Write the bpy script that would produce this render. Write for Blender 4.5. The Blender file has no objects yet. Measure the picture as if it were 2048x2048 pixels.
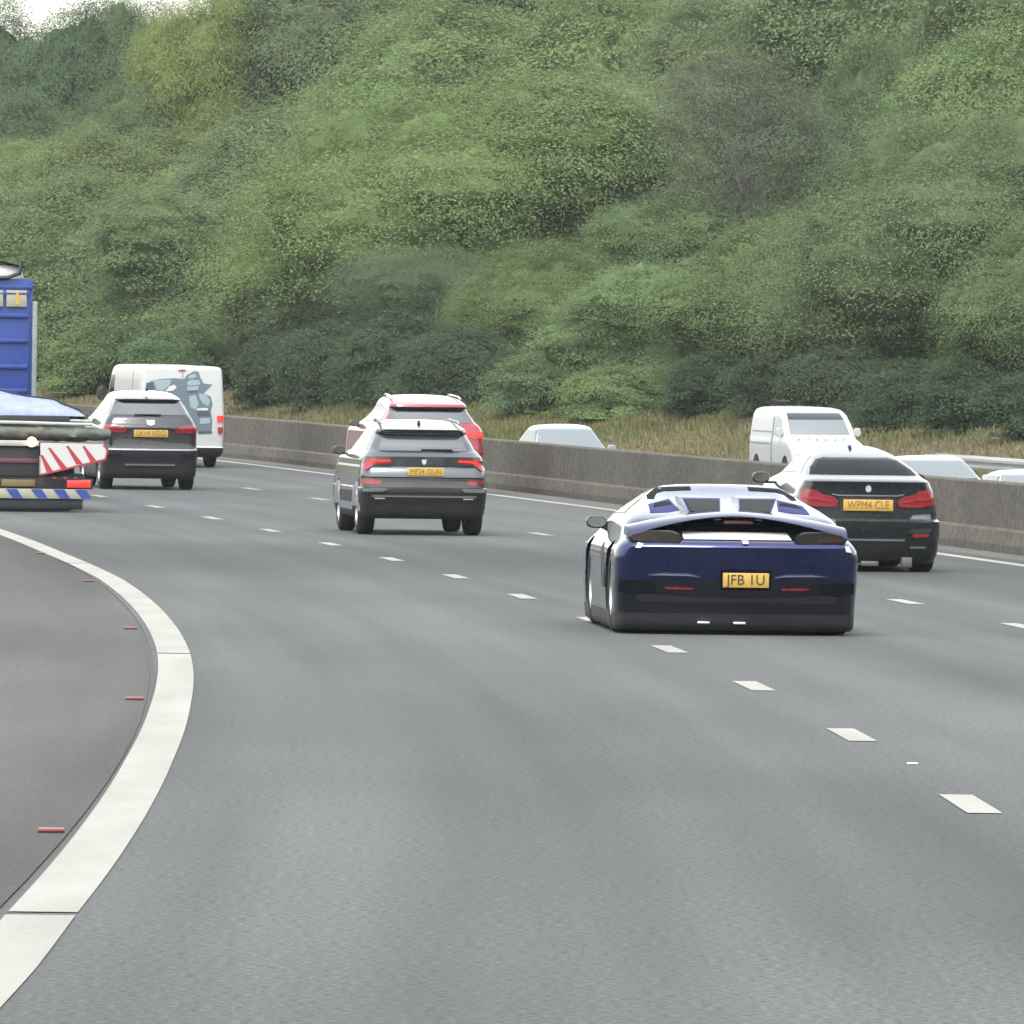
import bpy, bmesh, math, random
import numpy as np
from mathutils import Vector, Matrix
from mathutils.bvhtree import BVHTree

# ------------------------------------------------------------------ camera, sky, sun, exposure
SC = bpy.context.scene
COL = SC.collection
F_PX, CAM_H, HORIZON, ROLL = 18160.78, 1.60357, 899.82, 0.003294     # on the 2048 px photograph

cam_d = bpy.data.cameras.new("camera")
cam_d.sensor_width = 36.0
cam_d.lens = 36.0 * F_PX / 2048.0
cam_d.clip_start = 0.5
cam_d.clip_end = 20000
cam = bpy.data.objects.new("camera", cam_d)
COL.objects.link(cam)
PITCH = math.atan((1024 - HORIZON) / F_PX)
cam.matrix_world = Matrix.Translation((0, 0, CAM_H)) @ Matrix.Rotation(math.pi / 2 - PITCH, 4, 'X') @ Matrix.Rotation(ROLL, 4, 'Z')
SC.camera = cam

SUN_ELEV, SUN_ROT = math.radians(60), math.radians(200)      # rotation clockwise from +Y
world = bpy.data.worlds.new("World")
SC.world = world
world.use_nodes = True
wn, wl = world.node_tree.nodes, world.node_tree.links
wn.clear()
sky = wn.new("ShaderNodeTexSky")
sky.sky_type = 'NISHITA'
sky.sun_disc = False
sky.sun_elevation = SUN_ELEV
sky.sun_rotation = SUN_ROT
sky.air_density = 2.0
sky.dust_density = 2.2
sky.ozone_density = 1.0
hs = wn.new("ShaderNodeHueSaturation")
hs.inputs['Saturation'].default_value = 0.25
bg = wn.new("ShaderNodeBackground")
bg.inputs['Strength'].default_value = 0.15
wo = wn.new("ShaderNodeOutputWorld")
wl.new(sky.outputs[0], hs.inputs['Color'])
wl.new(hs.outputs[0], bg.inputs['Color'])
wl.new(bg.outputs[0], wo.inputs['Surface'])

sun_d = bpy.data.lights.new("sun", 'SUN')
sun_d.energy = 1.2
sun_d.angle = math.radians(25)
sun_d.color = (1.0, 0.96, 0.90)
sun = bpy.data.objects.new("sun", sun_d)
COL.objects.link(sun)
sd = Vector((math.sin(SUN_ROT) * math.cos(SUN_ELEV), math.cos(SUN_ROT) * math.cos(SUN_ELEV), math.sin(SUN_ELEV)))
sun.rotation_euler = sd.to_track_quat('Z', 'Y').to_euler()
sun.location = (0, 0, 60)

SC.view_settings.view_transform = 'Standard'
SC.view_settings.look = 'None'
SC.view_settings.exposure = 1.45
SC.view_settings.gamma = 1.0
SC.view_settings.use_curve_mapping = False
SC.cycles.max_bounces = 5
SC.cycles.use_light_tree = False
SC.cycles.diffuse_bounces = 2
SC.cycles.glossy_bounces = 3
SC.cycles.transmission_bounces = 3

# ------------------------------------------------------------------ road alignment (left hand bend)
KAP, PSI, X0 = 0.0012110674, -0.0331255, -2.0322817
CROSS = 0.0093824
N_EDGE, N_BAR, BAR_H = 11.146, 12.152, 0.8675
N_OPP0, N_OPP1, OPP_DROP = 13.4, 28.0, 0.72


def zs(s):
    """height of the carriageway along its length"""
    a = min(max(s, 0.0), 185.0)
    z = 2.7203e-5 * a * a + 7.79996e-8 * a ** 3
    if s > 185:
        b = min(s, 420.0) - 185.0
        z += 0.0165 * b
    return z


def plan(s, n):
    th = PSI + KAP * s
    x = X0 - (math.cos(PSI) - math.cos(th)) / KAP + n * math.cos(th)
    y = (math.sin(th) - math.sin(PSI)) / KAP + n * math.sin(th)
    return x, y


def road(s, n, dz=0.0):
    x, y = plan(s, n)
    return Vector((x, y, zs(s) - CROSS * n + dz))


def opp_z(s, n):
    return zs(s) - CROSS * 20 - OPP_DROP


def sm(t):
    t = min(max(t, 0.0), 1.0)
    return t * t * (3 - 2 * t)


def bank_z(s, n):
    """height of the verge and the wooded bank beyond the far carriageway"""
    z = opp_z(s, n)
    z += 1.0 * sm((n - 28.6) / 5.0)
    if n > 33:
        z += 0.24 * (min(n, 78.0) - 33.0)
    return z


def to_px(v):
    """point -> photograph pixel (2048 scale)"""
    u = F_PX * v.x / v.y
    w = F_PX * (CAM_H - v.z) / v.y
    return 1024 + u - w * ROLL, HORIZON + w + u * ROLL


def heading(s):
    return PSI + KAP * s


def slope(s):
    return math.atan(zs(s + 1) - zs(s - 1)) if False else math.atan((zs(s + 1) - zs(s - 1)) / 2)


# ------------------------------------------------------------------ helpers
def tag(o, label=None, cat=None, group=None, kind=None):
    if label: o["label"] = label
    if cat: o["category"] = cat
    if group: o["group"] = group
    if kind: o["kind"] = kind
    return o


def empty(name, loc=(0, 0, 0), rot=(0, 0, 0)):
    o = bpy.data.objects.new(name, None)
    o.empty_display_size = 0.2
    COL.objects.link(o)
    o.location = loc
    o.rotation_euler = rot
    return o


def link_mesh(name, me, mat, parent=None):
    o = bpy.data.objects.new(name, me)
    if mat is not None and len(me.materials) == 0:
        me.materials.append(mat)
    COL.objects.link(o)
    if parent is not None:
        o.parent = parent
    return o


def sharpen(bm, ang=35):
    lim = math.radians(ang)
    for f in bm.faces:
        f.smooth = True
    for e in bm.edges:
        if len(e.link_faces) == 2:
            e.smooth = e.calc_face_angle(0.0) < lim
        else:
            e.smooth = True


def bm_obj(name, bm, mat, parent=None, smooth=True, ang=35):
    bmesh.ops.recalc_face_normals(bm, faces=bm.faces[:])
    if smooth:
        sharpen(bm, ang)
    me = bpy.data.meshes.new(name)
    bm.to_mesh(me)
    bm.free()
    return link_mesh(name, me, mat, parent)


def add_box(bm, c, d, bevel=0.0, rot=None):
    r = bmesh.ops.create_cube(bm, size=1.0)
    vs = r['verts']
    bmesh.ops.scale(bm, verts=vs, vec=d)
    if bevel > 0:
        es = list({e for v in vs for e in v.link_edges})
        rb = bmesh.ops.bevel(bm, geom=es, offset=bevel, segments=2, affect='EDGES', profile=0.5)
        vs = list({v for f in rb['faces'] for v in f.verts} | {v for v in vs if v.is_valid})
    if rot is not None:
        bmesh.ops.rotate(bm, verts=vs, cent=(0, 0, 0), matrix=rot)
    bmesh.ops.translate(bm, verts=vs, vec=c)
    return vs


def box_obj(name, c, d, mat, parent, bevel=0.0, rot=None):
    bm = bmesh.new()
    add_box(bm, c, d, bevel, rot)
    return bm_obj(name, bm, mat, parent)


def prism(bm, poly, y0, y1):
    """closed polygon (x,z) extruded along y"""
    a = [bm.verts.new((x, y0, z)) for x, z in poly]
    b = [bm.verts.new((x, y1, z)) for x, z in poly]
    n = len(poly)
    bm.faces.new(a)
    bm.faces.new(b[::-1])
    for i in range(n):
        bm.faces.new((a[i], b[i], b[(i + 1) % n], a[(i + 1) % n]))


def tube(bm, pts, radii, seg=7):
    rings = []
    for i, p in enumerate(pts):
        p = Vector(p)
        d = (Vector(pts[min(i + 1, len(pts) - 1)]) - Vector(pts[max(i - 1, 0)])).normalized()
        a = d.orthogonal().normalized()
        b = d.cross(a)
        rings.append([bm.verts.new(p + (a * math.cos(2 * math.pi * k / seg) + b * math.sin(2 * math.pi * k / seg)) * radii[i]) for k in range(seg)])
    for r0, r1 in zip(rings, rings[1:]):
        # pair each ring with the nearest rotation of the next one
        best = min(range(seg), key=lambda t: sum((r0[k].co - r1[(k + t) % seg].co).length_squared for k in range(seg)))
        for k in range(seg):
            bm.faces.new((r0[k], r0[(k + 1) % seg], r1[(k + 1 + best) % seg], r1[(k + best) % seg]))
    bm.faces.new(rings[0][::-1])
    bm.faces.new(rings[-1])


# ------------------------------------------------------------------ materials
def mat_new(name):
    m = bpy.data.materials.new(name)
    m.use_nodes = True
    nt = m.node_tree
    b = nt.nodes["Principled BSDF"]
    return m, nt, b


def plain(name, col, rough=0.5, metal=0.0, coat=0.0, spec=0.5, emit=None, estr=0.0, ior=1.5, var=0.0):
    m, nt, b = mat_new(name)
    b.inputs['Base Color'].default_value = (*col, 1)
    b.inputs['Roughness'].default_value = rough
    b.inputs['Metallic'].default_value = metal
    b.inputs['Coat Weight'].default_value = coat
    b.inputs['Coat Roughness'].default_value = 0.04
    b.inputs['Specular IOR Level'].default_value = spec
    b.inputs['IOR'].default_value = ior
    if emit:
        b.inputs['Emission Color'].default_value = (*emit, 1)
        b.inputs['Emission Strength'].default_value = estr
    # road film: fine dust and grime breaking up colour and gloss
    tc = nt.nodes.new("ShaderNodeTexCoord")
    nz = nt.nodes.new("ShaderNodeTexNoise")
    nz.inputs['Scale'].default_value = 7.0
    nz.inputs['Detail'].default_value = 2.0
    nt.links.new(tc.outputs['Object'], nz.inputs['Vector'])
    mr = nt.nodes.new("ShaderNodeMapRange")
    mr.inputs['From Min'].default_value = 0.3
    mr.inputs['From Max'].default_value = 0.7
    mr.inputs['To Min'].default_value = max(rough - (0.02 if coat > 0.5 else 0.06), 0.02)
    mr.inputs['To Max'].default_value = min(rough + (0.04 if coat > 0.5 else 0.10), 1.0)
    nt.links.new(nz.outputs['Fac'], mr.inputs['Value'])
    nt.links.new(mr.outputs['Result'], b.inputs['Roughness'])
    if var > 0:
        mx = nt.nodes.new("ShaderNodeMix")
        mx.data_type = 'RGBA'
        mx.inputs['A'].default_value = (*[c * (1 - var) for c in col], 1)
        mx.inputs['B'].default_value = (*[min(c * (1 + var) + 0.01 * var, 1) for c in col], 1)
        nt.links.new(nz.outputs['Fac'], mx.inputs['Factor'])
        nt.links.new(mx.outputs['Result'], b.inputs['Base Color'])
    return m


def surface_mat(name, c0, c1, coord='UV', big=(0.05, 0.25), fine=28.0, rough=0.85, bump=0.0, bands=None, spec=0.3, contrast=0.35, grain=0.45):
    """weathered mineral surface: large patches, streaks along travel, fine grain"""
    m, nt, b = mat_new(name)
    N, Lk = nt.nodes, nt.links
    tc = N.new("ShaderNodeTexCoord")
    mp = N.new("ShaderNodeMapping")
    mp.inputs['Scale'].default_value = (big[0], big[1], 0.2)
    Lk.new(tc.outputs[coord], mp.inputs['Vector'])
    n1 = N.new("ShaderNodeTexNoise")
    n1.inputs['Scale'].default_value = 1.0
    n1.inputs['Detail'].default_value = 3.0
    n1.inputs['Roughness'].default_value = 0.55
    Lk.new(mp.outputs['Vector'], n1.inputs['Vector'])
    n2 = N.new("ShaderNodeTexNoise")
    n2.inputs['Scale'].default_value = fine
    n2.inputs['Detail'].default_value = 2.0
    n2.inputs['Roughness'].default_value = 0.8
    Lk.new(tc.outputs[coord], n2.inputs['Vector'])
    cr = N.new("ShaderNodeMapRange")
    cr.inputs['From Min'].default_value = 0.5 - contrast / 2
    cr.inputs['From Max'].default_value = 0.5 + contrast / 2
    Lk.new(n1.outputs['Fac'], cr.inputs['Value'])
    mx = N.new("ShaderNodeMix")
    mx.data_type = 'RGBA'
    mx.inputs['A'].default_value = (*c0, 1)
    mx.inputs['B'].default_value = (*c1, 1)
    Lk.new(cr.outputs['Result'], mx.inputs['Factor'])
    g = N.new("ShaderNodeMapRange")
    g.inputs['From Min'].default_value = 0.25
    g.inputs['From Max'].default_value = 0.75
    g.inputs['To Min'].default_value = 1 - grain
    g.inputs['To Max'].default_value = 1 + grain
    Lk.new(n2.outputs['Fac'], g.inputs['Value'])
    col_out = mx.outputs['Result']
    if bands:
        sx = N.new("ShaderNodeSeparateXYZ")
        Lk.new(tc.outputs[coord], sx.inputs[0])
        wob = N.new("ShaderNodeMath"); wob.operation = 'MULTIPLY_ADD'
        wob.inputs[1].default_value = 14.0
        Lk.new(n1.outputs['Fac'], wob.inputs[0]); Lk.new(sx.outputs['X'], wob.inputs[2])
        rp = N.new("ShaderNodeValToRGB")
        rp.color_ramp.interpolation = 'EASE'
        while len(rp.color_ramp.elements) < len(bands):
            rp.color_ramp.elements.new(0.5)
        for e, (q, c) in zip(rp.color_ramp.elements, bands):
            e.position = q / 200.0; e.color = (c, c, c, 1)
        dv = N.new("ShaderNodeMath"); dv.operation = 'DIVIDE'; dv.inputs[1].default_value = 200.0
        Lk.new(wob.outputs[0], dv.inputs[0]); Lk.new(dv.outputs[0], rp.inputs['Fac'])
        # polished wheel tracks, two to a lane
        an = N.new("ShaderNodeMath"); an.operation = 'MULTIPLY_ADD'
        an.inputs[1].default_value = 2 * math.pi / 1.83; an.inputs[2].default_value = 0.4
        Lk.new(sx.outputs['Y'], an.inputs[0])
        co = N.new("ShaderNodeMath"); co.operation = 'COSINE'
        Lk.new(an.outputs[0], co.inputs[0])
        am = N.new("ShaderNodeMath"); am.operation = 'MULTIPLY_ADD'
        am.inputs[1].default_value = -0.07; am.inputs[2].default_value = 1.0
        Lk.new(co.outputs[0], am.inputs[0])
        m1 = N.new("ShaderNodeMix"); m1.data_type = 'RGBA'; m1.blend_type = 'MULTIPLY'; m1.inputs['Factor'].default_value = 1.0
        Lk.new(mx.outputs['Result'], m1.inputs['A']); Lk.new(rp.outputs['Color'], m1.inputs['B'])
        m2 = N.new("ShaderNodeMix"); m2.data_type = 'RGBA'; m2.blend_type = 'MULTIPLY'; m2.inputs['Factor'].default_value = 1.0
        Lk.new(m1.outputs['Result'], m2.inputs['A']); Lk.new(am.outputs[0], m2.inputs['B'])
        # oil and rubber drawn out along the direction of travel
        m3p = N.new("ShaderNodeMapping"); m3p.inputs['Scale'].default_value = (0.03, 1.6, 1)
        Lk.new(tc.outputs[coord], m3p.inputs['Vector'])
        n3 = N.new("ShaderNodeTexNoise"); n3.inputs['Scale'].default_value = 1.0; n3.inputs['Detail'].default_value = 2.0
        Lk.new(m3p.outputs['Vector'], n3.inputs['Vector'])
        r3 = N.new("ShaderNodeMapRange")
        r3.inputs['From Min'].default_value = 0.35; r3.inputs['From Max'].default_value = 0.7
        r3.inputs['To Min'].default_value = 1.10; r3.inputs['To Max'].default_value = 0.80
        Lk.new(n3.outputs['Fac'], r3.inputs['Value'])
        m4 = N.new("ShaderNodeMix"); m4.data_type = 'RGBA'; m4.blend_type = 'MULTIPLY'; m4.inputs['Factor'].default_value = 1.0
        Lk.new(m2.outputs['Result'], m4.inputs['A']); Lk.new(r3.outputs['Result'], m4.inputs['B'])
        col_out = m4.outputs['Result']
    ml = N.new("ShaderNodeMix")
    ml.data_type = 'RGBA'
    ml.blend_type = 'MULTIPLY'
    ml.inputs['Factor'].default_value = 1.0
    Lk.new(col_out, ml.inputs['A'])
    Lk.new(g.outputs['Result'], ml.inputs['B'])
    Lk.new(ml.outputs['Result'], b.inputs['Base Color'])
    b.inputs['Roughness'].default_value = rough
    b.inputs['Specular IOR Level'].default_value = spec
    if bump > 0:
        bp = N.new("ShaderNodeBump")
        bp.inputs['Strength'].default_value = bump
        bp.inputs['Distance'].default_value = 0.01
        Lk.new(n2.outputs['Fac'], bp.inputs['Height'])
        Lk.new(bp.outputs['Normal'], b.inputs['Normal'])
    return m


M = {}
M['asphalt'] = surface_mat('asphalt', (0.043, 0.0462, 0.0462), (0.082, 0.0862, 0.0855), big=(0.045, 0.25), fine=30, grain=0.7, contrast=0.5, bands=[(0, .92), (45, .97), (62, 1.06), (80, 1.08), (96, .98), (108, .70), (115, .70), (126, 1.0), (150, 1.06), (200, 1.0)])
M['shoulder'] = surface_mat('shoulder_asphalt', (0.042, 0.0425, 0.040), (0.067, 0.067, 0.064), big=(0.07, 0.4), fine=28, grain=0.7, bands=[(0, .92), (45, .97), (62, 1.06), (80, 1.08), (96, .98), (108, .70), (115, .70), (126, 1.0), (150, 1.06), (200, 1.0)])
M['strip'] = surface_mat('reserve_strip', (0.072, 0.070, 0.064), (0.10, 0.097, 0.088), big=(0.1, 0.8), fine=22)
M['paint'] = surface_mat('road_paint', (0.222, 0.216, 0.192), (0.278, 0.272, 0.245), big=(0.35, 2.0), fine=26, rough=0.7, bump=0.1, grain=0.13)
M['concrete'] = surface_mat('barrier_concrete', (0.078, 0.073, 0.062), (0.104, 0.097, 0.083), coord='Object', big=(0.35, 0.35), fine=9, rough=0.95, bump=0.4, spec=0.1, contrast=0.35, grain=0.4)
M['soil'] = surface_mat('bank_soil', (0.030, 0.042, 0.018), (0.055, 0.070, 0.030), coord='Object', big=(0.25, 0.25), fine=4, rough=1.0)
M['verge'] = surface_mat('verge_grass', (0.09, 0.09, 0.045), (0.15, 0.125, 0.075), coord='Object', big=(0.12, 0.12), fine=6, rough=1.0, contrast=0.2)
M['sealant'] = plain('joint_sealant', (0.048, 0.047, 0.044), 0.8)
M['galv'] = plain('galvanised_steel', (0.52, 0.53, 0.53), 0.5, 0.15, var=0.15)
M['tyre'] = plain('tyre_rubber', (0.008, 0.008, 0.009), 0.85, var=0.3)
M['alloy'] = plain('alloy', (0.35, 0.36, 0.37), 0.35, 0.8)
M['black'] = plain('black_plastic', (0.009, 0.010, 0.012), 0.55, var=0.3)
M['gloss_black'] = plain('gloss_black', (0.005, 0.005, 0.006), 0.12, coat=0.6)
M['glass'] = plain('tinted_glass', (0.012, 0.014, 0.016), 0.05, ior=1.75)
M['clear_glass'] = plain('windscreen_glass', (0.10, 0.12, 0.125), 0.05, ior=2.4)
M['glass_dark'] = plain('smoked_glass', (0.006, 0.006, 0.008), 0.06, spec=0.5, ior=1.05)
M['glass_bright'] = plain('privacy_glass', (0.02, 0.023, 0.025), 0.05, ior=2.6)
M['chrome'] = plain('chrome', (0.75, 0.75, 0.76), 0.15, 1.0)
M['tail_red'] = plain('tail_light_red', (0.20, 0.010, 0.018), 0.14, coat=0.8, var=0.5)
M['tail_lit'] = plain('lit_tail_light', (0.6, 0.02, 0.02), 0.2, emit=(1.0, 0.07, 0.05), estr=0.14)
M['reflector'] = plain('red_reflector', (0.25, 0.02, 0.022), 0.25)
M['amber'] = plain('amber_beacon', (1.0, 0.4, 0.1), 0.3, emit=(1.0, 0.55, 0.22), estr=3.0)
M['lamp_white'] = plain('clear_lamp', (0.75, 0.77, 0.78), 0.15, coat=0.5)
M['plate'] = plain('yellow_plate', (0.42, 0.26, 0.045), 0.45, var=0.12)
M['plate_text'] = plain('plate_black', (0.03, 0.025, 0.015), 0.5)
M['plate_text_soft'] = plain('plate_worn_black', (0.17, 0.105, 0.025), 0.5)
M['navy'] = plain('navy_metallic', (0.007, 0.014, 0.082), 0.28, 0.75, coat=1.0)
M['gunmetal'] = plain('black_metallic', (0.020, 0.024, 0.026), 0.26, 0.6, coat=1.0)
M['steel_grey'] = plain('grey_metallic', (0.080, 0.092, 0.096), 0.30, 0.75, coat=1.0)
M['dark_grey'] = plain('dark_grey_metallic', (0.034, 0.034, 0.038), 0.28, 0.7, coat=1.0)
M['red_paint'] = plain('red_paint', (0.24, 0.012, 0.022), 0.24, 0.1, coat=1.0)
M['white_paint'] = plain('white_paint', (0.37, 0.38, 0.38), 0.32, coat=0.3, var=0.03)
M['silver_paint'] = plain('silver_paint', (0.25, 0.285, 0.30), 0.28, 0.2, coat=0.9)
M['badge'] = plain('badge', (0.5, 0.52, 0.54), 0.2, 0.4)
M['badge_blue'] = plain('badge_blue', (0.10, 0.25, 0.5), 0.25)
M['blue_steel'] = plain('blue_painted_steel', (0.014, 0.042, 0.20), 0.42, var=0.25)
M['blue_tarp'] = plain('pale_blue_tarpaulin', (0.21, 0.25, 0.40), 0.6, var=0.25)
M['green_tarp'] = plain('grey_green_cover', (0.085, 0.10, 0.085), 0.8, var=0.7)
M['white_board'] = plain('white_board', (0.44, 0.43, 0.43), 0.5)
M['red_board'] = plain('red_board', (0.30, 0.022, 0.035), 0.5)
M['cream'] = plain('cream_panel', (0.27, 0.265, 0.22), 0.6, var=0.1)
M['chassis'] = plain('dark_chassis', (0.018, 0.017, 0.022), 0.6, var=0.3)
M['grey_pipe'] = plain('pale_grey_pipe', (0.32, 0.33, 0.31), 0.5, var=0.2)
M['stud_red'] = plain('red_stud', (0.20, 0.06, 0.05), 0.4)
M['dull_plate'] = plain('dirty_plate', (0.13, 0.095, 0.035), 0.6, var=0.3)
M['livery_blue'] = plain('livery_slate_blue', (0.085, 0.115, 0.145), 0.35)
M['livery_dark'] = plain('livery_dark', (0.04, 0.055, 0.075), 0.35)
M['livery_pale'] = plain('livery_pale_blue', (0.20, 0.26, 0.29), 0.35)
M['bark'] = plain('bark', (0.07, 0.055, 0.04), 0.9, var=0.4)


def leaf_mat(name, transl=0.45):
    m = bpy.data.materials.new(name)
    m.use_nodes = True
    N, Lk = m.node_tree.nodes, m.node_tree.links
    N.clear()
    oi = N.new("ShaderNodeObjectInfo")
    at = N.new("ShaderNodeAttribute")
    at.attribute_name = "tint"
    mul = N.new("ShaderNodeMix")
    mul.data_type = 'RGBA'
    mul.blend_type = 'MULTIPLY'
    mul.inputs['Factor'].default_value = 1.0
    Lk.new(oi.outputs['Color'], mul.inputs['A'])
    Lk.new(at.outputs['Color'], mul.inputs['B'])
    d = N.new("ShaderNodeBsdfDiffuse")
    t = N.new("ShaderNodeBsdfTranslucent")
    Lk.new(mul.outputs['Result'], d.inputs['Color'])
    Lk.new(mul.outputs['Result'], t.inputs['Color'])
    mx = N.new("ShaderNodeMixShader")
    mx.inputs['Fac'].default_value = transl
    Lk.new(d.outputs[0], mx.inputs[1])
    Lk.new(t.outputs[0], mx.inputs[2])
    o = N.new("ShaderNodeOutputMaterial")
    Lk.new(mx.outputs[0], o.inputs['Surface'])
    return m


M['leaf'] = leaf_mat('leaf')
M['grass'] = leaf_mat('grass_blade', 0.2)

# ------------------------------------------------------------------ the setting: roads
def strip_mesh(name, s_list, n_list, zf, mat, parent=None, drop=None):
    """sheet laid out along the road: UV = metres along and across"""
    vs, fs, uv = [], [], []
    W = len(n_list)
    for s in s_list:
        for n in n_list:
            x, y = plan(s, n)
            vs.append((x, y, zf(s, n)))
            uv.append((s, n))
    for i in range(len(s_list) - 1):
        for j in range(W - 1):
            a = i * W + j
            fs.append((a, a + 1, a + W + 1, a + W))
    me = bpy.data.meshes.new(name)
    me.from_pydata(vs, [], fs)
    ul = me.uv_layers.new(name="UVMap")
    for l in me.loops:
        ul.data[l.index].uv = uv[l.vertex_index]
    for p in me.polygons:
        p.use_smooth = True
    return link_mesh(name, me, mat, parent)


def frange(a, b, st):
    n = int(round((b - a) / st))
    return [a + (b - a) * i / n for i in range(n + 1)]


zr = lambda s, n: zs(s) - CROSS * n
S_ROAD = frange(-120, 480, 3)
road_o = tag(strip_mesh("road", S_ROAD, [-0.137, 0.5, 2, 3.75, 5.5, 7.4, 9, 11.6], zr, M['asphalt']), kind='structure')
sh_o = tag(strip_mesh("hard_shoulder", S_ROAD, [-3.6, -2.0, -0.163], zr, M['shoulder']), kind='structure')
joint_o = strip_mesh("shoulder_joint", frange(0, 200, 1.0), [-0.166, -0.134], lambda s, n: zr(s, n) - 0.006, M['sealant'], sh_o)
tag(strip_mesh("reserve_strip", S_ROAD, [11.6, 12.3], zr, M['strip']), kind='structure')
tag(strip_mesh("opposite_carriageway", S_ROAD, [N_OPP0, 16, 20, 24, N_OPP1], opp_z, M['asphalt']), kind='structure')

# ground: one sheet under and around the carriageways, rising to the wooded bank
S_G = frange(-400, 0, 20)[:-1] + frange(0, 480, 6) + frange(500, 900, 25)
N_G = [-420, -160, -60, -20, -8, -4.2, -3.55, 3, 12.0, 12.5, 13.0, 13.6, 20, 27.9, 28.6, 29.4, 30.2, 31, 32, 33, 34.5, 37, 41, 46, 52, 60, 70, 78, 100, 180, 420]


def ground_z(s, n):
    if n < -3.6:
        return zr(s, -3.6) - 0.03 - 0.05 * min(-3.6 - n, 20)
    if n <= 12.3:
        return zr(s, n) - 0.06
    if n <= 28.2:
        t = sm((n - 12.45) / 0.9)
        return (1 - t) * (zr(s, 12.3) - 0.06) + t * (opp_z(s, n) - 0.05)
    return bank_z(s, n)


ground = tag(strip_mesh("ground", S_G, N_G, ground_z, M['soil']), kind='structure')
ground.data.materials.append(M['verge'])
W_ = len(N_G) - 1
for p in ground.data.polygons:
    j = p.index % W_
    nm = 0.5 * (N_G[j] + N_G[j + 1])
    if nm < -3 or 12.3 < nm < 34:
        p.material_index = 1
bm = bmesh.new()
bmesh.ops.create_circle(bm, cap_ends=True, radius=9000, segments=96)
bmesh.ops.translate(bm, verts=bm.verts, vec=(0, 0, -2.5))
tag(bm_obj("terrain", bm, M['verge'], smooth=False), kind='structure')

# road markings -------------------------------------------------------------
EDGE_S = [27.5, 30.7, 34.2, 39.0, 45.2, 53.6, 61.3, 65.0, 73.2, 91.5, 105.2, 118.5]
EDGE_N = [0.02, 0.0, -0.005, -0.015, -0.025, -0.015, 0.01, 0.02, 0.025, 0.03, -0.06, -0.065]


def edge_n(s):
    return float(np.interp(s, EDGE_S, EDGE_N, left=0.02, right=-0.065))


def mark(name, s0, s1, n0, half, lift=0.004, st=1.0, fn=None, parent=road_o):
    ss = frange(s0, s1, max(st, 0.25)) if s1 - s0 > st else [s0, s1]
    vs, fs, uv = [], [], []
    for s in ss:
        c = n0 if fn is None else fn(s)
        for h in (-half, half):
            x, y = plan(s, c + h)
            vs.append((x, y, zr(s, c + h) + lift)); uv.append((s, c + h))
    for i in range(len(ss) - 1):
        a = 2 * i
        fs.append((a, a + 1, a + 3, a + 2))
    me = bpy.data.meshes.new(name)
    me.from_pydata(vs, [], fs)
    ul = me.uv_layers.new(name="UVMap")
    for l in me.loops:
        ul.data[l.index].uv = uv[l.vertex_index]
    return link_mesh(name, me, M['paint'], parent)


gaps = [-4.0, 30.7, 65.0, 99.4, 134, 169, 204, 239]
for a, b in zip(gaps, gaps[1:]):
    g = 0.10
    mark("edge_line", a + g, b - g, 0, 0.118, fn=edge_n)
s_ = 40.8 - 9 * 5
while s_ < 260:
    mark("lane_dash", s_ - 1.0, s_ + 1.0, 3.755, 0.078, st=1.0)
    s_ += 9.0
s_ = 76.4 - 9 * 8
while s_ < 290:
    mark("lane_dash", s_ - 1.0, s_ + 1.0, 7.36, 0.078, st=1.0)
    s_ += 9.0
mark("edge_line", -20, 330, N_EDGE, 0.10, st=2.0)

# road studs -----------------------------------------------------------------
def stud(name, s, n, mat_lens, label, group, size=1.0):
    bm = bmesh.new()
    add_box(bm, (0, 0, 0.009), (0.108, 0.10, 0.018), 0.006)
    r = empty(name, road(s, n), (slope(s), CROSS, heading(s)))
    r.scale = (size, 1, size)
    bm_obj("housing", bm, mat_lens, r)
    bm = bmesh.new()
    add_box(bm, (0, -0.048, 0.012), (0.10, 0.012, 0.010), 0.002)
    bm_obj("reflector", bm, mat_lens, r)
    tag(r, label, "road stud", group)


for s, lab in ((36.9, "nearest and largest red road stud on the hard shoulder beside the edge line"),
               (54.5, "second nearest red road stud left of the white edge line"),
               (72.0, "third nearest red road stud, left of the edge line bend"),
               (90.2, "fourth nearest red road stud, small, beside the curving edge line"),
               (104.6, "farthest small red road stud near the left border of the photo")):
    stud("road_stud", s, -0.235, M['stud_red'], lab, "red road studs along the hard shoulder")
stud("road_stud", 45.6, 3.80, M['lamp_white'], "small white road stud between two lane dashes in the right foreground", None, 0.5)

# concrete barrier -------------------------------------------------------------
prof = [(0.0, -0.02), (0.0, 0.10), (0.045, 0.27), (0.10, 0.285), (0.125, 0.30), (0.165, BAR_H - 0.02), (0.185, BAR_H), (0.385, BAR_H), (0.405, BAR_H - 0.02), (0.50, -1.0), (0.30, -1.0)]
bm = bmesh.new()
rings = []
for s in frange(60, 330, 2.0):
    rings.append([bm.verts.new(road(s, N_BAR - 0.06 + a, 0).to_tuple()[:2] + (zr(s, N_BAR) + h,)) for a, h in prof])
for r0, r1 in zip(rings, rings[1:]):
    for k in range(len(prof)):
        k2 = (k + 1) % len(prof)
        bm.faces.new((r0[k], r0[k2], r1[k2], r1[k]))
bm.faces.new(rings[0]); bm.faces.new(rings[-1][::-1])
tag(bm_obj("concrete_barrier", bm, M['concrete'], ang=12), "long weathered concrete step barrier between the two carriageways", "barrier")

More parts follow.
